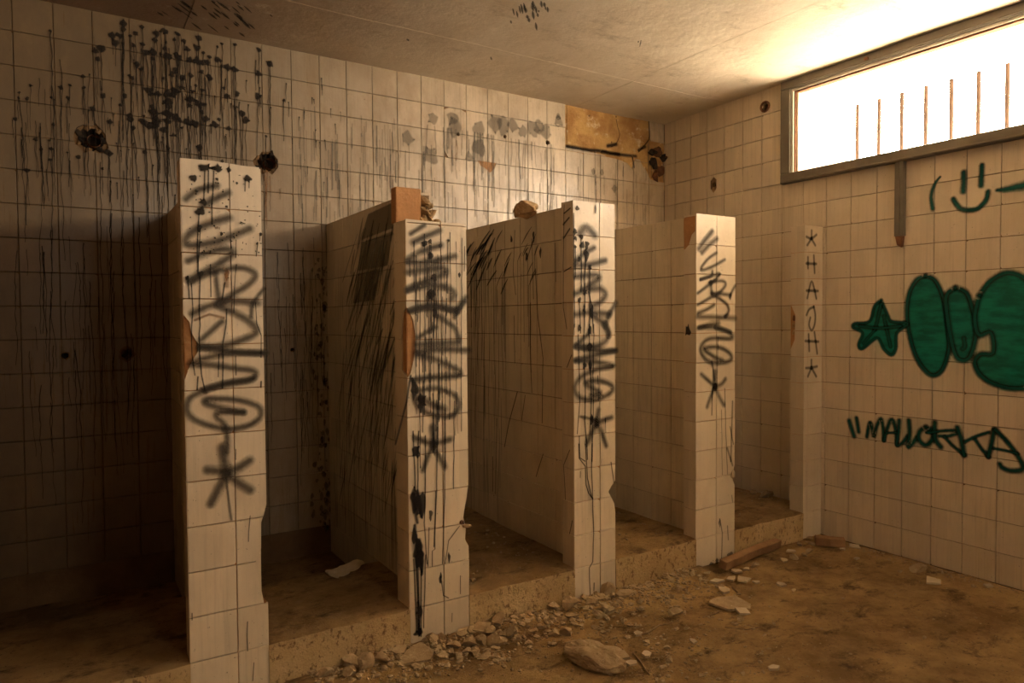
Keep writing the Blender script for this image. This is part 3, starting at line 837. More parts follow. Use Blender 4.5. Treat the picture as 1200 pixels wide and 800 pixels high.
# bared patch on top left of the fourth post and small chips
rough_patch(Surf('x', PX[3][0]), [(YF+.008, 1.79), (YF+.088, 1.79), (YF+.088, 1.63), (YF+.05, 1.66), (YF+.03, 1.71), (YF+.008, 1.73)], 'clay', P4[0], 'bare_clay', -.003, .003, .008)
a, b = P4[2].px(806, 387)
mb = MB(); blob(mb, P4[2], ragged(a, b, .02, 9, .4, 3, 1.6), .006, q=.001); mb.link('chip', 'soot', P4[0], dat=True)
lump('hanging_shard', on_y(859, 556, YF-.01), .022, .008, .03, 'shard', P4[0], 4, 1, .3)
lump('mortar_crumb', on_y(547, 616, YF-.004), .022, .012, .010, 'mortar', P2[0], 9, 1, .5)
lump('mortar_crumb', on_y(541, 612, YF-.002), .012, .008, .016, 'rust', P2[0], 12, 1, .5)
# short pilaster on the right wall
pl0 = 3.546
t5 = empty('wall_pilaster', ((pl0+XR)/2, YF, 0), 'narrow tiled pilaster against the right wall with vertical lettering', 'pilaster')
S5 = Surf('y', YF); S5L = Surf('x', pl0)
tiled(S5, [(pl0, 0), (XR-.003, 0), (XR-.003, ZT), (pl0, ZT)], pl0+.035-T, 'tile_right', t5)
a, b0_ = S5L.px(927, 357); z1 = b0_; z0 = S5L.px(928, 410)[1]
tiled(S5L, [(YF+.001, 0), (YF+.09, 0), (YF+.09, z0), (YF+.062, z0+.06), (YF+.058, z1-.06), (YF+.088, z1), (YF+.09, z1), (YF+.09, ZT), (YF+.001, ZT)], YF+.09-T, 'tile_right', t5)
mb = MB(); mb.box((pl0+TH, YF+TH, 0), (XR+.005, YF+.094, ZT-.004)); mb.link('brick_core', 'clay', t5)
cp = MB(); cp.box((pl0, YF, ZT-.004), (XR, YF+.095, ZT)); cp.link('coping', 'tile_right', t5)
for k in range(3): lump('mortar_crumb', S5L.P(YF+.07, z1-.08-.04*k, -.004), .008, .012, .02, 'rust' if k == 0 else 'mortar', t5, k+40, 1, .4)

# ================================================================== GRAFFITI
KW = [1.45]
def paint(S, parent, strokes, org, sc_, mat, name='graffiti', wdef=6):
    mb = MB()
    ppm = None
    for st in strokes:
        wpx = wdef; pts = st
        if isinstance(st[0], (int, float)): wpx = st[0]; pts = st[1]
        out_ = []
        for p in pts:
            u, v = org[0]+p[0]/sc_, org[1]+p[1]/sc_
            s_, t_ = S.px(u, v); s2, t2 = S.px(u, v+4); m_ = abs(t2-t_)/4
            out_.append((s_, t_, (p[2] if len(p) > 2 else wpx)*m_*KW[0]))
        stroke(mb, S, out_, .02)
    return mb
def commit(mbs, mat, parent, name='graffiti', label=None):
    mb = MB()
    for x in mbs: mb.add(x.v, x.f, x.d)
    o = mb.link(name, mat, parent, dat=True)
    if label: o['label'] = label
    return o
lg = 'grey sprayed vertical tag ending in an asterisk'
SF = P1[1]
A = paint(SF, None, [(8, [(95,285),(180,225),(290,200)]), (9, [(200,325),(270,285),(360,245)]), (10, [(365,400),(260,430),(150,480),(97,530),(105,570),(180,570),(300,545),(420,500),(495,470)]),
    (9, [(110,670),(200,630),(300,600),(370,600),(385,630),(300,690),(200,745),(110,790)])], (200,180), 5.333, None)
B = paint(SF, None, [(8, [(130,110),(250,50),(400,20),(490,30),(530,70),(480,130),(380,190),(310,240)]), (9, [(135,305),(260,250),(400,228),(545,240)]), (6, [(280,50),(290,140),(305,240)]),
    (5, [(503,325),(515,240),(583,150)]), (9, [(300,258),(400,300),(500,360),(535,420),(470,460),(330,508),(185,515)]), (7, [(190,470),(260,410),(320,355)]),
    (8, [(185,515),(330,535),(450,548),(590,552)]), (8, [(590,552),(400,550),(250,575),(120,620),(250,625),(400,645),(510,660),(530,690),(480,725),(350,740),(220,775)])], (200,310), 5.333, None)
D_ = paint(SF, None, [(8, [(430,15),(300,40),(180,75),(100,120),(90,190),(150,240),(280,275),(400,260),(465,215),(455,160),(350,125),(200,120),(185,145),(280,170),(380,190)]), (7, [(380,190),(300,190),(240,195),(245,220),(280,255),(295,330),(290,400)]), (3, [(288,530),(300,640),(315,748)]),
    (11, [(270,370),(278,440),(290,490)]), (11, [(190,490),(250,495),(300,495),(360,475),(410,440)]), (11, [(300,520),(360,560),(415,595)]), (11, [(285,515),(250,590),(210,665)])], (200,440), 4.444, None)
commit([A, B, D_], 'grey_spray', P1[0], label=lg)
SF = P2[1]
A = paint(SF, None, [(8, [(140,370),(230,330),(300,300)]), (6, [(130,320),(210,270)]), (8, [(110,470),(200,420),(310,385)]), (8, [(110,490),(250,480),(390,450)]), (9, [(110,545),(200,530),(310,520),(340,545),(290,570),(200,605),(110,650)]),
    (9, [(110,645),(230,620),(330,630),(380,660),(370,700)]), (8, [(130,770),(250,740),(400,765)]), (7, [(390,780),(455,690)])], (455,210), 5, None)
B = paint(SF, None, [(8, [(90,50),(200,35),(290,55)]), (6, [(280,80),(325,15)]), (7, [(200,65),(280,120),(300,170)]), (8, [(300,185),(200,190),(120,195)]), (6, [(125,165),(200,120)]), (8, [(120,225),(220,215),(342,218)]), (8, [(120,235),(220,265),(310,320),(200,332),(110,345)]),
    (7, [(130,390),(200,380),(280,410),(300,460),(260,500),(180,490),(120,450),(105,410)]), (9, [(130,420),(190,450),(240,470)]), (8, [(185,545),(195,620)]), (8, [(110,590),(190,615),(262,597)]), (8, [(190,620),(240,715)]), (7, [(190,620),(145,730)]), (3, [(205,500),(203,560)])], (455,350), 3.636, None)
commit([A, B], 'grey_spray', P2[0], label=lg)
SF = P3[1]
A = paint(SF, None, [(10, [(150,215),(185,180),(235,230)]), (7, [(120,380),(170,335),(230,300)]), (8, [(120,405),(200,400),(295,375)]), (8, [(120,470),(230,460),(262,480),(200,520),(120,570)]), (8, [(200,545),(270,540),(298,575),(270,615),(215,645)]),
    (8, [(125,690),(220,680),(320,690)]), (7, [(295,760),(320,690),(357,625)]), (8, [(220,700),(290,750),(315,810)])], (650,230), 5, None)
B = paint(SF, None, [(8, [(290,0),(317,50),(290,105),(220,130),(120,125)]), (6, [(125,120),(190,60)]), (7, [(120,130),(240,150),(358,152)]), (7, [(355,152),(240,180),(120,210)]), (7, [(120,210),(240,220),(347,240),(240,265),(150,310),(115,370),(140,425),(220,440),(310,410),(340,370),(290,335),(200,330),(180,350),(230,380),(270,405),(210,415)]),
    (4, [(150,540),(200,550),(235,560)]), (7, [(245,575),(330,545)]), (7, [(255,500),(240,590)]), (7, [(240,560),(275,640),(300,710)]), (8, [(235,590),(190,690)])], (650,380), 5, None)
commit([A, B], 'grey_spray', P3[0], label=lg)
SF = P4[1]
A = paint(SF, None, [(7, [(125,275),(165,220),(208,165)]), (6.5, [(145,300),(190,250),(238,212)]), (4.5, [(235,300),(180,340),(137,405),(200,390),(287,342)]), (4, [(210,415),(200,445),(135,467)]), (4.5, [(135,465),(200,445),(258,430),(200,490),(118,552)]),
    (4.5, [(190,485),(270,475),(292,500),(250,550),(180,590),(117,625)]), (5, [(200,480),(205,555)]), (5, [(205,550),(320,562)]), (4.5, [(320,582),(330,545),(352,505)]), (5, [(210,560),(290,610),(312,660),(290,695)]), (5.5, [(120,675),(170,655),(220,625)]),
    (7, [(117,700),(230,702),(352,708)]), (6, [(120,770),(190,745),(250,740)]), (6, [(130,765),(240,770),(320,795)])], (795,240), 5.333, None)
B = paint(SF, None, [(6, [(230,72),(300,95),(332,120),(320,140),(200,140),(145,180),(140,230),(190,285),(280,290),(330,270),(310,225),(250,195),(165,200),(165,215),(220,255),(270,275)]), (3, [(205,290),(215,340),(220,400)]),
    (6, [(140,365),(180,400),(225,440)]), (6, [(225,440),(265,425),(290,395)]), (6, [(228,345),(225,450)]), (6, [(225,440),(200,500),(177,567)]), (6, [(225,440),(250,500),(280,555)]), (2, [(210,450),(207,540),(205,618)])], (795,370), 5.333, None)
commit([A, B], 'grey_spray', P4[0], label=lg)
A = paint(S5, None, [[(125,62),(124,100)], [(100,92),(124,100),(148,82)], [(124,100),(104,132)], [(124,100),(142,133)],
    [(107,190),(107,242)], [(135,182),(139,265)], [(99,220),(147,222)],
    [(104,386),(125,306),(147,388)], [(100,350),(155,352)],
    [(100,467),(113,440),(135,428)], [(135,428),(142,470),(138,515),(124,541),(112,515),(118,480)],
    [(110,560),(113,640)], [(138,550),(151,652)], [(94,592),(157,595)],
    [(125,683),(125,722)], [(99,722),(125,720),(152,714)], [(125,720),(108,762)], [(125,720),(148,762)]], (920,255), 4.1, None, wdef=3.3)
commit([A], 'marker', t5, label='small grey letters and asterisks one above another')

KW[0] = 1.4
A = paint(SR, None, [(6, [(30,130),(65,235)]), (5.5, [(80,112),(95,205)]), (5, [(150,238),(160,175),(172,140),(187,190),(197,238),(215,170),(243,115),(258,180),(262,262)]), (5, [(265,262),(290,170),(318,120),(345,200),(352,292)]), (3.5, [(280,212),(350,210)]),
    (5, [(366,125),(362,210),(350,292),(385,280),(420,235)]), (6, [(430,128),(436,210),(425,305),(450,285),(485,245)]), (6.5, [(545,172),(505,200),(497,250),(540,293),(585,260),(592,205),(545,172)]), (3, [(545,210),(570,200)]),
    (7, [(605,142),(602,200),(612,262),(645,305)]), (4.5, [(560,212),(640,200),(720,195),(755,210),(700,232),(635,232)]), (4.5, [(670,238),(730,300),(805,360)]),
    (7, [(755,175),(780,250),(800,362)]), (4.5, [(805,272),(880,235),(965,208)]), (5, [(875,255),(920,320),(965,372)]), (6.5, [(1000,190),(985,280),(962,370)]), (6.5, [(1010,190),(1080,260),(1140,335),(1185,410),(1190,455),(1120,465),(1060,445),(1040,420)]), (4, [(1000,315),(1080,330),(1160,350)])], (990,470), 5.714, None)
commit([A], 'green_spray', wr, label='green sprayed place name in slanting capitals')
Bf = []
def gblob(pts, fillins=.014, line=6.5):
    P_ = [SR.px(990+x/5, 310+y/5) for x, y in pts]
    cl_ = [(x, y) for x, y in pts]
    sm = smooth_path([P_[-1]]+P_+[P_[0], P_[1]], 4)[4:-4]
    f = MB(); blob(f, SR, sm[:-1] if sm[0] == sm[-1] else sm, fillins); Bf.append((f, paint(SR, None, [(line, pts+[pts[0]])], (990, 310), 5, None)))
gblob([(475,65),(530,90),(575,180),(598,300),(608,400),(612,500),(575,612),(520,650),(465,610),(415,530),(378,400),(365,280),(378,170),(420,92)])
gblob([(650,135),(715,165),(748,250),(772,350),(765,450),(735,540),(690,560),(648,525),(618,400),(600,280),(597,180)], line=7.5)
gblob([(790,180),(855,95),(950,48),(1050,75),(1160,190),(1180,400),(1180,560),(1150,700),(1000,725),(880,700),(800,650),(762,575),(795,525),(870,515),(858,400),(795,415),(770,370),(765,290)], line=7.5)
gblob([(215,208),(252,290),(278,332),(372,345),(308,400),(302,490),(274,530),(228,490),(190,430),(105,492),(82,468),(105,400),(52,370),(60,345),(145,332),(175,245)], .006, 4.5)
commit([a for a, b in Bf], 'green_fill', wr, label='light green fill of bubble letters and star')
ex = paint(SR, None, [(5, [(215,230),(180,380)]), (5, [(230,300),(270,480)]), (4, [(180,380),(110,460)]), (6, [(700,430),(705,480),(690,495)]), (5, [(90,360),(200,372),(330,360)])], (990,310), 5, None)
commit([b for a, b in Bf]+[ex], 'green_spray', wr, label='dark green outline of bubble letters and star')
A = paint(SR, None, [(4, [(297,252,3),(250,310,4),(212,400,5),(200,480,5),(217,600,5.5)]), (7, [(552,200),(552,300),(545,410)]), (6.5, [(748,125),(745,230),(740,345)]), (6.5, [(440,490),(480,555),(530,600),(620,612),(700,595),(760,545),(800,490),(815,410)]), (6, [(915,395,5),(1000,385,7),(1100,365,9),(1200,345,11),(1300,325,11)])], (1070,180), 9.23, None)
commit([A], 'green_spray', wr, label='green sprayed smiling face with a bracket and dash')

# ---- black runs on the posts and panels
def drips(S, parent, lines, blobs=(), mat='soot', seed=1, name='black_runs'):
    rr = random.Random(seed); mb = MB()
    for pts, wpx in lines:
        out_ = []
        for i, (u, v) in enumerate(pts):
            s_, t_ = S.px(u, v); m_ = abs(S.px(u, v+4)[1]-t_)/4; out_.append((s_, t_, wpx*m_*1.5))
        dense = []
        for a_, b_ in zip(out_, out_[1:]):
            n_ = max(1, int(math.hypot(a_[0]-b_[0], a_[1]-b_[1])/.04))
            for k in range(n_):
                f = k/n_; dense.append(tuple(a_[c]+(b_[c]-a_[c])*f+(rr.uniform(-.0012, .0012) if c == 0 else 0) for c in range(3)))
        dense.append(out_[-1]); stroke(mb, S, dense, .01, sm=False)
    for k, (u, v, rx, ry) in enumerate(blobs):
        s_, t_ = S.px(u, v); m_ = abs(S.px(u, v+4)[1]-t_)/4
        blob(mb, S, ragged(s_, t_, rx*m_*1.15, 11, .4, k+seed, ry/rx), rx*m_*.35)
    return tag(mb.link(name, mat, parent, dat=True), kind='stuff')
def seg(o, s, *pts): return [(o[0]+x/s, o[1]+y/s) for x, y in pts]
o1_, s1_ = (200, 180), 5.333
L1 = [(seg(o1_, s1_, (210,110),(205,290)), 1.8), (seg(o1_, s1_, (237,110),(233,245)), 1.8), (seg(o1_, s1_, (270,110),(255,320),(258,440)), 1.8), (seg(o1_, s1_, (175,380),(165,600),(168,740)), 1.6), (seg(o1_, s1_, (183,470),(170,760)), 1.2),
      (seg(o1_, s1_, (465,165),(463,235)), 1.3), (seg(o1_, s1_, (490,165),(488,215)), 1.), (seg(o1_, s1_, (558,500),(555,545)), 1.), (seg(o1_, s1_, (540,560),(533,640)), 1.2), (seg(o1_, s1_, (405,540),(405,650)), 1.), (seg(o1_, s1_, (372,540),(378,590)), 1.)]
o2_ = (200, 310)
L1 += [(seg(o2_, s1_, (183,50),(180,300),(183,380),(178,430),(180,560),(190,690),(212,785)), 1.6), (seg(o2_, s1_, (105,75),(115,210)), 1.5), (seg(o2_, s1_, (128,120),(140,280),(130,400),(132,560),(150,690)), 1.3), (seg(o2_, s1_, (345,280),(345,370),(325,500),(322,770)), 1.5),
       (seg(o2_, s1_, (335,115),(320,220)), 1.8), (seg(o2_, s1_, (245,0),(250,200)), 1.2), (seg(o2_, s1_, (408,0),(395,150),(393,300)), 1.), (seg(o2_, s1_, (530,240),(535,370),(563,440),(563,580)), 1.), (seg(o2_, s1_, (300,560),(296,700)), 1.2), (seg(o2_, s1_, (405,570),(408,690)), 1.), (seg(o2_, s1_, (170,700),(165,780)), 1.6), (seg(o2_, s1_, (563,730),(563,765)), 1.8)]
L1 += [([(293, 604), (291, 622), (291, 634)], 1.1), ([(290, 728), (289, 745), (290, 762)], 1.2), ([(297, 776), (296, 797)], 1.), ([(225, 718), (225, 726)], 1.2), ([(276, 526), (276, 538)], 1.)]
R1 = random.Random(5)
sp = [(200+x/5.333, 180+y/5.333, r_, r2) for x, y, r_, r2 in ((220,88,8,4.5),(295,90,5,4),(363,102,3,2.6),(140,155,3.5,3.5),(480,155,4,3.5),(412,184,1.5,1.5),(289,160,2,2),(200,300,4,4),(185,360,4.5,5),(178,465,3,3.5),(160,235,2,1.5),(348,330,1.6,1.6),(318,500,2,2),(445,435,2.6,1.6),(540,560,1.4,1.4),(185,750,3,3),(105,775,2,2.5),(318,48,2,2),(560,505,1.6,2))]
sp += [(R1.uniform(222, 305), R1.uniform(200, 300), R1.uniform(.5, 1.1), R1.uniform(.5, 1.1)) for _ in range(60)]
drips(P1[1], P1[0], L1, sp, seed=2)
drips(P1[1], P1[0], [([(266, 335), (265, 318)], 5), ([(228, 375), (245, 368), (262, 372)], 3), ([(236, 455), (241, 460)], 4)], [(266, 322, 2.5, 5), (254, 267, 2.5, 1.5)], mat='rust_stain', name='rust_mark')
L2 = []; B2 = []
R2 = random.Random(9)
for x in (487, 492, 497, 503, 508, 513, 517, 522, 527, 534, 541):
    v = R2.uniform(270, 380); e = R2.uniform(440, 560)
    L2.append(([(x, v), (x+R2.uniform(-1, 1), (v+e)/2), (x+R2.uniform(-1, 1), e)], R2.uniform(.8, 1.5)))
for _ in range(46):
    x = min(544, max(480, R2.gauss(508, 16))); v = R2.uniform(270, 470); L2.append(([(x, v), (x+R2.uniform(-1, 1), v+R2.uniform(15, 70))], R2.uniform(.7, 1.4)))
L2 += [([(484, 578), (486, 595), (489, 612)], 3.4), ([(489, 575), (492, 590), (493, 605)], 3.4), ([(486, 615), (488, 640), (490, 662)], 3.5), ([(491, 632), (493, 655), (494, 672)], 4), ([(489, 705), (491, 720), (491, 744)], 2.8), ([(487, 655), (489, 700), (490, 740)], 2)]
L2 += [([(484, 505), (486, 575)], 1.6), ([(490, 505), (489, 575), (492, 600)], 1.6), ([(498, 510), (498, 590), (497, 612), (500, 660)], 1.6), ([(512, 500), (511, 575), (508, 640)], 1.4), ([(521, 480), (521, 570), (518, 660)], 1.4), ([(532, 470), (531, 572)], 1.3),
       ([(484, 655), (486, 690), (488, 740)], 1.7), ([(489, 655), (490, 700), (491, 744)], 1.8), ([(493, 655), (493, 710), (493, 745)], 1.6), ([(498, 650), (497, 700), (496, 735)], 1.5), ([(510, 575), (509, 643), (506, 645), (506, 663)], 1.2), ([(538, 616), (525, 633), (521, 660)], 1.1),
       ([(502, 618), (501, 663)], 1.3), ([(516, 675), (519, 697), (525, 700)], 1.3), ([(539, 674), (539, 695)], 1.1), ([(529, 718), (529, 728)], 1.), ([(481, 440), (476, 470), (463, 520)], 2.5)]
B2 = [(486, 585, 6.5, 12), (492, 592, 6, 12), (485, 628, 3, 8), (489, 645, 7, 14), (492, 655, 6, 12), (491, 715, 4, 6), (490, 740, 5, 4), (504, 603, 2.5, 5), (526, 653, 1.8, 5), (487, 528, 5, 7), (494, 470, 6, 8), (485, 455, 4, 10), (516, 676, 2, 5),
      (497, 285, 3.5, 3), (504, 283, 2.5, 3), (515, 288, 2.5, 2.5), (504, 300, 3, 4), (508, 325, 3.5, 4), (505, 345, 4, 7), (525, 282, 1.5, 2), (538, 322, 1.5, 2.5), (509, 365, 3, 6)]
drips(P2[1], P2[0], L2, B2, seed=4)
o7, o8 = (650, 230), (650, 380)
L3 = [([(671.8, 250), (672.2, 300), (673, 383)], 1.6), (seg(o7, 5, (118,290),(120,420),(120,470)), 1.4), (seg(o7, 5, (152,250),(155,420),(152,560)), 1.6), (seg(o7, 5, (180,360),(172,480),(175,620),(170,800)), 1.9), (seg(o7, 5, (203,410),(205,600),(203,800)), 1.6), (seg(o7, 5, (195,560),(215,640),(225,800)), 1.5), (seg(o7, 5, (140,600),(150,800)), 1.5),
      (seg(o8, 5, (135,60),(140,250),(145,450),(130,640)), 1.4), (seg(o8, 5, (168,60),(172,230),(178,400),(175,560),(185,700),(190,790)), 1.6), (seg(o8, 5, (200,0),(205,250),(213,440),(205,640)), 1.6), (seg(o8, 5, (228,0),(222,300),(225,450),(218,650),(216,800)), 1.4), (seg(o8, 5, (250,300),(255,445)), 1.1), (seg(o8, 5, (293,550),(297,632)), 1.1), (seg(o8, 5, (142,655),(145,780),(175,800)), 1.3), (seg(o8, 5, (112,60),(112,0)), 1.3)]
o9, s9 = (650, 520), 4.21
L3 += [(seg(o9, s9, (118,0),(118,70),(150,110),(152,200),(165,240),(185,270)), 1.4), (seg(o9, s9, (150,0),(160,170),(180,260)), 1.4), (seg(o9, s9, (183,0),(180,120),(185,270),(190,440),(186,580),(168,610),(172,740),(165,758)), 1.5), (seg(o9, s9, (275,90),(283,140),(290,190)), 1.4), (seg(o9, s9, (192,685),(191,720)), 1.6), (seg(o9, s9, (125,135),(124,165)), 1.)]
B3 = [(650+x/5, 230+y/5, a, b) for x, y, a, b in ((130,70,2.6,2.6),(115,205,3,3.5),(153,237,3.6,3),(118,245,2.4,3),(158,285,3,4),(185,285,3.5,4),(183,345,4,6),(203,412,2.6,3),(175,560,3.5,3.5),(118,295,1.6,2),(145,605,2.2,3),(215,670,2,6),(205,785,3,5),(235,75,1.4,6),(140,370,1.5,3),(170,660,2,5))]
B3 += [(650+x/5, 380+y/5, a, b) for x, y, a, b in ((203,130,3,5),(170,240,2.6,4),(205,240,2.4,5),(213,560,2.2,5),(143,20,2,5))]
drips(P3[1], P3[0], L3, B3, seed=6)
s_ = P3[2]
drips(s_, P3[0], [([(662, 240), (661, 300), (661, 360), (665, 385)], 1.3), ([(670, 313), (662, 318)], 1.6), ([(668, 255), (661, 263)], 2.4), ([(669, 244), (662, 250)], 2), ([(668, 268), (661, 279)], 2.4), ([(670, 416), (665, 430)], 1.4), ([(668, 527), (661, 545), (663, 585)], 1.1), ([(671, 610), (668, 625)], 1.4)], (), seed=8)
L4 = [([(849, 455), (850, 500), (852, 555)], 1.4), ([(858, 470), (856, 540)], 2.), ([(841, 395), (840, 450)], 1.), ([(852, 525), (858, 545)], 2.5), ([(843, 608), (846, 624), (845, 655)], 1.6), ([(852, 616), (853, 632)], 1.5), ([(857, 580), (858, 588)], 1.2), ([(845, 480), (846, 556)], 1.), ([(855, 500), (859, 520)], 1.6)]
drips(P4[1], P4[0], L4, [(843, 612, 1.6, 4), (840, 657, 3, 3), (855, 650, 4, 3), (833, 660, 3, 1.5)], mat='green_streak', seed=3)
# slanting splashes and curtains of run marks on the left faces of the second and third panels
def slashes(S, parent, n, box, ang, lens, wid, mat, seed, runs=0, name='run_marks'):
    rr = random.Random(seed); mb = MB()
    for k in range(n):
        u = box[0]+(box[2]-box[0])*rr.random(); v = box[1]+(box[3]-box[1])*rr.random()
        s_, t_ = S.px(u, v)
        if not (YF < s_ < YB-.01 and .17 < t_ < ZT-.03): continue
        L = rr.uniform(*lens); a_ = rr.uniform(*ang)
        x2, z2 = s_+math.cos(a_)*L, t_-math.sin(a_)*L
        z2 = max(z2, .17); x2 = min(x2, YB-.01)
        ww = rr.uniform(*wid)
        stroke(mb, S, [(s_, t_, ww*.4), ((s_+x2)/2, (t_+z2)/2+.004, ww), (x2, z2, ww*.5)], ww)
        if runs and rr.random() < runs:
            e = max(.17, z2-rr.uniform(.05, .6)); stroke(mb, S, wob(x2, z2, e, rr, .001), .005, sm=False)
    return tag(mb.link(name, mat, parent, dat=True), kind='stuff')
SP2, SP3 = P2[3], P3[3]
slashes(SP2, P2[0], 85, (415, 255, 468, 420), (.75, 1.25), (.08, .35), (.008, .03), 'green_streak', 1, .3)
slashes(SP2, P2[0], 60, (400, 380, 468, 560), (1.0, 1.4), (.08, .3), (.006, .02), 'green_streak', 2, .6)
slashes(SP2, P2[0], 130, (392, 300, 469, 620), (1.52, 1.6), (.12, .5), (.003, .009), 'green_streak', 3)
slashes(SP2, P2[0], 22, (400, 400, 462, 560), (1.05, 1.35), (.08, .22), (.005, .012), 'soot', 4, .3, 'black_marks')
mb = MB()   # the three tiles soaked dark grey
for pl_ in ([(432, 250), (462, 236), (461, 268), (424, 282)], [(426, 283), (461, 270), (455, 312), (420, 318)], [(420, 320), (446, 314), (440, 352), (414, 356)]):
    blob(mb, SP2, [SP2.px(*p) for p in pl_], .012)
mb.link('water_stains', 'green_streak', P2[0], dat=True)
slashes(SP3, P3[0], 26, (549, 268, 585, 320), (.5, .9), (.08, .22), (.010, .026), 'soot', 5, .7, 'black_marks')
slashes(SP3, P3[0], 16, (585, 265, 640, 330), (.7, 1.0), (.05, .14), (.008, .018), 'soot', 6, .8, 'black_marks')
slashes(SP3, P3[0], 60, (549, 300, 590, 540), (1.5, 1.62), (.12, .55), (.004, .007), 'soot', 7, 0, 'black_marks')
drips(SP3, P3[0], [([(628, 315), (631, 370), (637, 420), (636, 495)], 1.4), ([(622, 355), (622, 410), (624, 460)], 1.2), ([(603, 370), (604, 425)], 1.1), ([(607, 459), (597, 495), (592, 523)], 1.6), ([(616, 463), (612, 492)], 1.1), ([(637, 532), (629, 558)], 1.3), ([(578, 535), (578, 575)], 1.3), ([(604, 270), (602, 320), (605, 345)], 1.1), ([(624, 280), (626, 350)], 1.1), ([(651, 285), (652, 330)], 1.), ([(583, 490), (581, 578)], 1.1)], [(600, 280, 1.8, 4), (626, 277, 2, 5), (634, 296, 2.2, 5), (618, 300, 2.5, 5)], seed=10)
# dark fringe left by spattering on the ceiling
mb = MB(); rr = random.Random(3)
class SCeil:
    kind = 'y'
    def P(s, a, t, q=0.): return Vector((a, t, H-.010-q))
SCc = SCeil()
mb = MB()
for u0, v0, n, sp_ in ((235, 8, 26, 55), (622, 8, 16, 22), (250, 30, 8, 40), (614, 20, 6, 16), (575, 62, 1, 1), (477, 40, 1, 1), (747, 42, 2, 5), (300, 25, 6, 30)):
    for k in range(n):
        p_ = on_z(u0+rr.uniform(-1, 1)*sp_, max(1, v0+rr.uniform(-8, 8)), H-.01)
        if p_.y > YB-.02: continue
        an = .9; L = rr.uniform(.01, .05); x, y = p_.x, p_.y
        stroke(mb, SCc, [(x, y, .006), (x+math.cos(an)*L, y+math.sin(an)*L, rr.uniform(.01, .025)), (x+2*math.cos(an)*L, y+2*math.sin(an)*L, .004)], .01, q=.0006)
o = mb.link('mould_spots', 'soot', cl, dat=True); tag(o, kind='stuff')

# ================================================================== RUBBLE
PX2M = lambda p: (p-EYE).dot(fw)/FPX
cnt = [0]
meshes = {}
def stone(u, v, wpx, hpx, kind='rock', label=None, group=None, z=None, rot=None, name=None):
    """a broken piece whose middle sits at image height v; base point found on the ground"""
    cnt[0] += 1; k = cnt[0]
    base = z
    p = on_z(u, v+hpx*.45, 0.0 if z is None else z)
    if z is None: p.z = floor_z(p.x, p.y)
    sc_ = PX2M(p); sx = wpx*sc_/2*1.18; sz = max(.004, hpx*sc_/2*1.18)
    rr = random.Random(k*17)
    if kind == 'rock':
        o = lump(name or 'stone', (p.x, p.y, p.z+sz*.62), sx*1.05, sx*rr.uniform(.7, 1.), sz*.95, 'rock', None, k, 2, .30, rr.uniform(-.6, .6) if rot is None else rot, .45)
    else:
        n = rr.choice((4, 5, 6)); th = .006+.004*rr.random()
        pts = [(math.cos(6.28*i/n+rr.uniform(-.35, .35))*sx*rr.uniform(.75, 1.1), math.sin(6.28*i/n+rr.uniform(-.35, .35))*sx*rr.uniform(.55, .9)) for i in range(n)]
        vs = [(x, y, th) for x, y in pts]+[(x*1.02, y*1.02, 0) for x, y in pts]
        fs = [tuple(range(n)), tuple(reversed(range(n, 2*n)))]+[(i, n+i, n+(i+1) % n, (i+1) % n) for i in range(n)]
        o = link(name or 'tile_shard', vs, fs, 'shard' if kind == 'shard' else 'rock')
        ti = rr.uniform(-.14, .14)+.05; o.location = (p.x, p.y, p.z+abs(math.sin(ti))*sx*.6+.001); o.rotation_euler = (ti, rr.uniform(-.1, .1), rr.uniform(-.5, .5) if rot is None else rot)
    tag(o, label, 'stone' if kind == 'rock' else 'shard', group)
    return o
g1 = ('small broken stone in the rubble left of the second post', 'stones left of the second post')
g2 = ('broken stone heaped at the second post', 'stones heaped beside the second post')
g3 = ('small stone scattered before the third stall kerb', 'stones before the third stall')
g4 = ('small stone around the foot of the third post', 'stones round the third post')
g5 = ('small pale fragment lying on the open dirt floor', 'fragments on the open floor')
g6 = ('thin cream tile shard lying in front of the fourth post', 'shards before the fourth post')
g7 = ('small stone near the foot of the pilaster', 'stones near the pilaster')
for u, v, w_, h_ in ((366, 788, 11, 8), (381, 789, 16, 10), (387, 782, 8, 6), (395, 786, 9, 7), (409, 787, 15, 11), (469, 780, 9, 6), (474, 783, 6, 4), (488, 780, 12, 6), (458, 781, 7, 5), (400, 792, 7, 4), (418, 784, 8, 6)):
    stone(u, v, w_, h_, 'rock', *g1)
stone(411, 776, 18, 12, 'rock', 'square broken stone against the kerb left of the pale upright stone')
stone(428, 777, 20, 21, 'rock', 'pale upright angular stone, tallest in the rubble before the second stall')
stone(449, 774, 18, 14, 'rock', 'rounded ochre stone just right of the pale upright stone')
stone(472, 752, 42, 9, 'slab', 'long flat slab leaning at the left foot of the second post', rot=.5, name='stone_slab')
stone(487, 767, 40, 13, 'slab', 'broad flat slab in front of the second post', rot=-.2, name='stone_slab')
stone(468, 765, 24, 9, 'slab', 'darker flat slab left of the broad one before the second post', rot=.2, name='stone_slab')
for u, v, w_, h_ in ((507, 752, 16, 10), (518, 750, 10, 9), (532, 756, 16, 11), (537, 766, 12, 9), (519, 767, 14, 7), (526, 763, 12, 8), (564, 751, 16, 12), (582, 748, 20, 14), (550, 752, 18, 13), (568, 730, 12, 8), (574, 742, 12, 9), (558, 763, 12, 8), (569, 765, 14, 8), (541, 744, 12, 8), (512, 762, 9, 6), (546, 762, 10, 7), (590, 744, 9, 7), (553, 741, 12, 8)):
    stone(u, v, w_, h_, 'rock', *g2)
stone(547, 738, 24, 8, 'slab', 'flat slab touching the right foot of the second post', name='stone_slab', rot=.5)
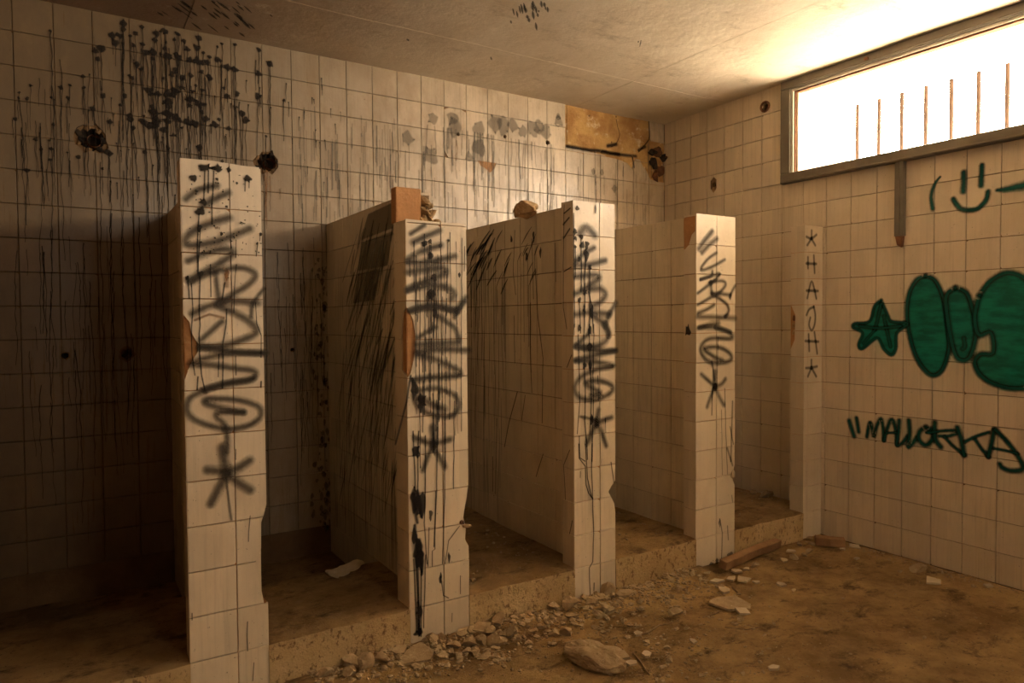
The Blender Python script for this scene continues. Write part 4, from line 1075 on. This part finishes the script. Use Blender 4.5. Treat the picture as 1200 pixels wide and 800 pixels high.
stone(565, 739, 26, 8, 'slab', 'flat tilted slab on the heap beside the second post', name='stone_slab', rot=.1)
stone(585, 730, 18, 15, 'rock', 'pointed stone on top of the heap before the third stall kerb')
stone(599, 741, 13, 14, 'rock', 'pale blocky stone at the right end of the heap')
for u, v, w_, h_ in ((610, 728, 8, 5), (617, 731, 9, 5), (625, 738, 9, 5), (633, 734, 10, 6), (640, 727, 9, 5), (622, 722, 10, 5), (630, 723, 8, 4), (645, 730, 8, 5), (657, 726, 9, 5), (612, 735, 8, 5), (604, 724, 9, 6), (637, 720, 8, 4), (652, 722, 8, 4)):
    stone(u, v, w_, h_, 'rock', *g3)
stone(649, 739, 15, 11, 'rock', 'small wedge-shaped stone casting a shadow before the third stall')
stone(663, 738, 13, 11, 'rock', 'pale round stone right of the wedge-shaped one')
stone(649, 712, 14, 9, 'rock', 'flat-topped stone against the kerb just left of the third post')
stone(667, 709, 23, 17, 'rock', 'large reddish stone at the left foot of the third post')
stone(670, 721, 16, 8, 'rock', 'low oval stone in front of the large reddish stone')
stone(711, 712, 18, 16, 'rock', 'dark upright stone before the third post')
stone(712, 693, 20, 14, 'rock', 'brown stone touching the right foot of the third post')
stone(700, 719, 14, 9, 'rock', 'pale-topped chip left of the dark upright stone')
for u, v, w_, h_ in ((684, 704, 10, 7), (693, 707, 16, 8), (722, 709, 8, 8), (730, 725, 6, 8), (705, 703, 9, 6), (686, 715, 10, 5), (718, 700, 8, 6), (698, 732, 9, 5), (680, 731, 8, 4), (727, 716, 7, 5), (673, 730, 7, 4)):
    stone(u, v, w_, h_, 'rock', *g4)
p = on_z(693, 790, 0)
# the big one
big_ = lump('boulder', (1.605, 1.995, .03), .115, .052, .052, 'rock', None, 12, 4, .2, -.95, .80)
for v_ in big_.data.vertices: v_.co += v_.normal*(.004*noise.noise(v_.co*45)+.003*noise.noise(v_.co*140))
big_.rotation_euler = (.1, .10, -1.05)
tag(big_, 'largest rock, long and rough, on the dirt in front of the third post', 'rock')
stone(667, 760, 15, 11, 'rock', 'small rounded stone touching the left tip of the largest rock')
stone(716, 755, 26, 16, 'slab', 'brown slab lying right of the largest rock', name='stone_slab', rot=-.8)
stone(728, 764, 22, 12, 'slab', 'grey slab behind the right end of the largest rock', name='stone_slab', rot=.4)
stone(733, 696, 22, 6, 'slab', 'slim slab lying before the fourth stall right of the third post', name='stone_slab', rot=-.6)
stone(751, 705, 8, 6, 'rock', 'little stone at the tip of the slim slab')
stone(791, 716, 15, 9, 'rock', 'smooth oval stone alone before the fourth stall')
stone(812, 674, 8, 5, 'rock', 'little stone before the left foot of the fourth post')
stone(829, 673, 7, 3, 'rock', 'dark flat stone before the middle of the fourth post')
stone(857, 702, 44, 11, 'slab', 'largest flat slab on the floor in front of the fourth post', name='stone_slab', rot=-.35)
for u, v, w_, h_ in ((839, 679.5, 20, 7), (857, 675, 14, 7), (872, 677, 20, 7), (850, 690, 13, 5), (870, 714, 19, 6), (862, 667, 15, 6), (875, 665, 8, 5), (886, 681, 12, 4)):
    stone(u, v, w_, h_, 'shard', *g6)
stone(867, 722.5, 9, 7, 'rock', 'small stone below the shards in front of the fourth post')
stone(885, 660, 11, 6, 'rock', 'small stone below the middle of the leaning plank')
stone(927, 643, 15, 7, 'shard', 'pale triangular shard before the last stall kerb')
for u, v, w_, h_ in ((937, 636, 8, 6), (948, 629, 8, 5), (931, 651, 11, 6), (918, 654, 10, 6), (949, 644, 10, 7), (951, 636, 7, 5), (943, 648, 7, 5)):
    stone(u, v, w_, h_, 'rock', *g7)
stone(1002, 639, 17, 4, 'shard', 'pale shard beside the wooden block at the right wall')
stone(987, 642, 9, 4, 'shard', 'small shard below the wooden block at the right wall')
stone(1004, 652, 7, 3, 'shard', 'tiny shard on the floor below the pale shard near the pilaster')
stone(1077, 664, 20, 10, 'rock', 'single rounded stone at the foot of the right wall')
stone(1093, 678, 23, 8, 'shard', 'cream shard just below the stone at the foot of the right wall')
stone(1158, 685, 10, 5, 'shard', 'small white shard farthest right along the right wall')
stone(1141, 685, 5, 4, 'rock', 'tiny pale stone left of the white shard at the right wall')
for u, v, w_, h_ in ((782, 757, 8, 5), (747, 741, 12, 5), (784, 771, 9, 9), (776, 779, 9, 6), (812, 749, 10, 6), (906, 779, 13, 8), (757, 751, 8, 5), (1083, 745, 6, 4), (915, 684, 12, 5), (988, 700, 5, 3), (1055, 667, 6, 3), (740, 775, 12, 6), (757, 764, 14, 6), (871, 787, 6, 4), (823, 790, 8, 4), (775, 745, 6, 4), (735, 745, 7, 4), (805, 734, 6, 4), (907, 730, 5, 3), (930, 690, 6, 3)):
    stone(u, v, w_, h_, 'shard' if w_ > 9 else 'rock', *g5)
# inside the stalls
stone(898, 578, 13, 9, 'rock', 'rounded stone on the platform of the last stall', z=K)
stone(883, 576, 12, 5, 'rock', 'flat stone behind the rounded one in the last stall', z=K)
stone(554, 582, 16, 22, 'rock', 'dark lump in the far corner of the third stall', z=K)
stone(554, 679, 9, 5, 'rock', 'small stone on the third stall platform beside the second post', z=K)
# lump resting on the third partition
lump_ = lump('mortar_lump', (1.945, 2.94, ZT+.028), .05, .085, .04, 'mortar', None, 51, 3, .35); tag(lump_, 'crumbling mortar lump resting on top of the third partition', 'rubble')

# timber by the fourth post, block by the pilaster, paper, twigs
def board(name, a, b, wid, th, mat, label, cat, tilt=0):
    d_ = (b-a); L = d_.length; an = math.atan2(d_.y, d_.x)
    mb = MB(); n = 8
    vs = []
    rr = random.Random(len(label))
    for i in range(n+1):
        x = -L/2+L*i/n; e = rr.uniform(-.003, .003)
        vs += [(x, -wid/2+e, 0), (x, wid/2, 0), (x, wid/2, th+e*.5), (x, -wid/2+e, th)]
    fs = [(0, 3, 2, 1), (4*n, 4*n+1, 4*n+2, 4*n+3)]
    for i in range(n):
        for k in range(4): fs.append((4*i+k, 4*i+(k+1) % 4, 4*(i+1)+(k+1) % 4, 4*(i+1)+k))
    fs = [tuple(reversed(f)) for f in fs]
    o = link(name, vs, fs, mat); o.location = (a+b)/2; o.rotation_euler = (tilt, 0, an)
    m_ = o.modifiers.new('b', 'BEVEL'); m_.width = .004; m_.segments = 2
    return tag(o, label, cat)
a = on_z(846, 668, .0); b = on_z(910, 641, .0); a.z = b.z = .006
board('timber_plank', a, b, .045, .045, 'wood', 'brown timber plank lying against the last stall kerb by the fourth post', 'plank', .15)
a = on_z(955, 638, 0); b = on_z(990, 641, 0); a.z = b.z = .004
board('timber_block', a, b, .06, .045, 'wood', 'short dusty wooden block on the floor at the pilaster foot', 'block')
vs = []; fs = []; n = 10
c0 = on_z(404, 670, K)
for j in range(n+1):
    for i in range(n+1):
        x = (i/n-.5)*.19*(1-.25*abs(j/n-.5)); y = (j/n-.5)*.12*(1-.35*i/n)+(.012 if i % 4 == 1 else 0); vs.append((x+.02*(j/n), y, .006+.010*abs(noise.noise(Vector((x*18, y*18, 1))))+.012*(i/n)**3))
fs = [(j*(n+1)+i, j*(n+1)+i+1, (j+1)*(n+1)+i+1, (j+1)*(n+1)+i) for j in range(n) for i in range(n)]
o = link('paper_sheet', vs, fs, 'paper'); o.location = (c0.x, c0.y, K+.002); o.rotation_euler = (0, 0, .35)
so = o.modifiers.new('s', 'SOLIDIFY'); so.thickness = .001
tag(o, 'crumpled dirty pale sheet of paper on the second stall platform', 'paper')
def twig(pts, r_, label):
    mb = MB(); n = 6; P_ = [on_z(u, v, 0) for u, v in pts]
    for p_ in P_: p_.z = floor_z(p_.x, p_.y)+r_+.002
    for p_ in P_:
        for i in range(n): mb.add([p_+rt*math.cos(6.283*i/n)*r_+Vector((0, 0, 1))*math.sin(6.283*i/n)*r_], [])
    for k in range(len(P_)-1):
        for i in range(n): mb.f.append((k*n+i, k*n+(i+1) % n, (k+1)*n+(i+1) % n, (k+1)*n+i))
    o = mb.link('twig', 'twig', smooth=True, loc=P_[0]); return tag(o, label, 'twig')
twig([(745, 746), (760, 742), (772, 734), (786, 731)], .004, 'curved pale twig on the dirt before the fourth stall')
twig([(824, 723), (838, 719), (842, 717)], .003, 'short straight twig in front of the largest flat slab')
twig([(850, 734), (875, 737), (893, 733)], .0022, 'thin dark twig below the largest flat slab')
twig([(742, 765), (752, 778), (760, 790)], .003, 'dark twig right of the largest rock, pointing at the camera')
twig([(858, 688), (864, 695)], .0035, 'stubby twig standing just above the largest flat slab')
# fine crumbs nobody could count
def crumbs(name, n, gen, mat, rmin, rmax, seed, label):
    rr = random.Random(seed); mb = MB()
    ico = bmesh.new(); bmesh.ops.create_icosphere(ico, subdivisions=1, radius=1); iv = [v.co.copy() for v in ico.verts]; if_ = [tuple(v.index for v in f.verts) for f in ico.faces]; ico.free()
    for k in range(n):
        q_ = gen(rr)
        if q_ is None: continue
        x, y, z = q_; s = rmin*(rmax/rmin)**(rr.random()**2); a_ = rr.uniform(0, 6.28); sx, sy, sz = s*rr.uniform(.8, 1.5), s*rr.uniform(.6, 1.1), s*rr.uniform(.35, .8)
        ca, sa = math.cos(a_), math.sin(a_); vs = []
        for v in iv:
            f = rr.uniform(.75, 1.15); X, Y = v.x*sx*f, v.y*sy*f
            vs.append((x+X*ca-Y*sa, y+X*sa+Y*ca, z+v.z*sz*f+sz*.4))
        mb.add(vs, if_)
    return tag(mb.link(name, mat), label, 'rubble', None, 'stuff')
def gA(rr):
    u = rr.gauss(600, 110); x0 = on_z(u, 740, 0).x
    x = rr.uniform(.7, 2.6); y = YF-.01-abs(rr.gauss(0, .14)); 
    return (x, y, floor_z(x, y))
crumbs('gravel', 2100, gA, 'rock', .003, .018, 1, 'fine stone crumbs strewn along the foot of the kerbs')
def gB(rr):
    x = rr.gauss(1.95, .28); y = rr.gauss(1.95, .28)
    return (x, y, floor_z(x, y)) if y < YF-.02 and x > 1.2 else None
crumbs('gravel', 900, gB, 'rock', .002, .010, 2, 'fine dark litter and crumbs spread around the largest rock')
def gC(rr):
    x = rr.uniform(.6, XR-.03); y = rr.uniform(.9, YF-.02); return (x, y, floor_z(x, y))
crumbs('gravel', 900, gC, 'rock', .0015, .006, 3, 'loose grit thinly scattered across the open floor')
def gD(rr):
    x = XR-.01-abs(rr.gauss(0, .05)); y = rr.uniform(1.2, YF-.02); return (x, y, floor_z(x, y))
crumbs('gravel', 350, gD, 'rock', .002, .009, 4, 'line of grit along the foot of the right wall')
def gE(rr):
    k = rr.choice((1, 2, 3)); x0 = PX[k][0]+.12; x1 = (PX[k+1][0] if k < 3 else XR)-.02
    x = x1-abs(rr.gauss(0, .12)) if rr.random() < .5 else rr.uniform(x0, x1); y = rr.uniform(2.6, 3.75)
    return (x, y, K+.004+.012*max(0, (y-3.2)/.5)) if x0 < x < x1 else None
crumbs('gravel', 900, gE, 'rock', .002, .011, 5, 'dirt crumbs scattered over the stall platforms')

# look-alike stones: say which one by its order from the left of the picture
ORD = ['', 'second', 'third', 'fourth', 'fifth', 'sixth', 'seventh', 'eighth', 'ninth', 'tenth', 'eleventh', 'twelfth', 'thirteenth', 'fourteenth', 'fifteenth', 'sixteenth', 'seventeenth', 'eighteenth', 'nineteenth', 'twentieth']
grp = {}
for o in C.objects:
    if o.parent is None and 'group' in o: grp.setdefault(o['group'], []).append(o)
def scr(o):
    d = Vector(o.location)-EYE; return d.dot(rt)/d.dot(fw)
for g_, os_ in grp.items():
    os_.sort(key=scr)
    for i, o in enumerate(os_):
        o['label'] = o['label']+(', leftmost of them' if i == 0 else ', rightmost of them' if i == len(os_)-1 else ', '+ORD[i]+' from the left')
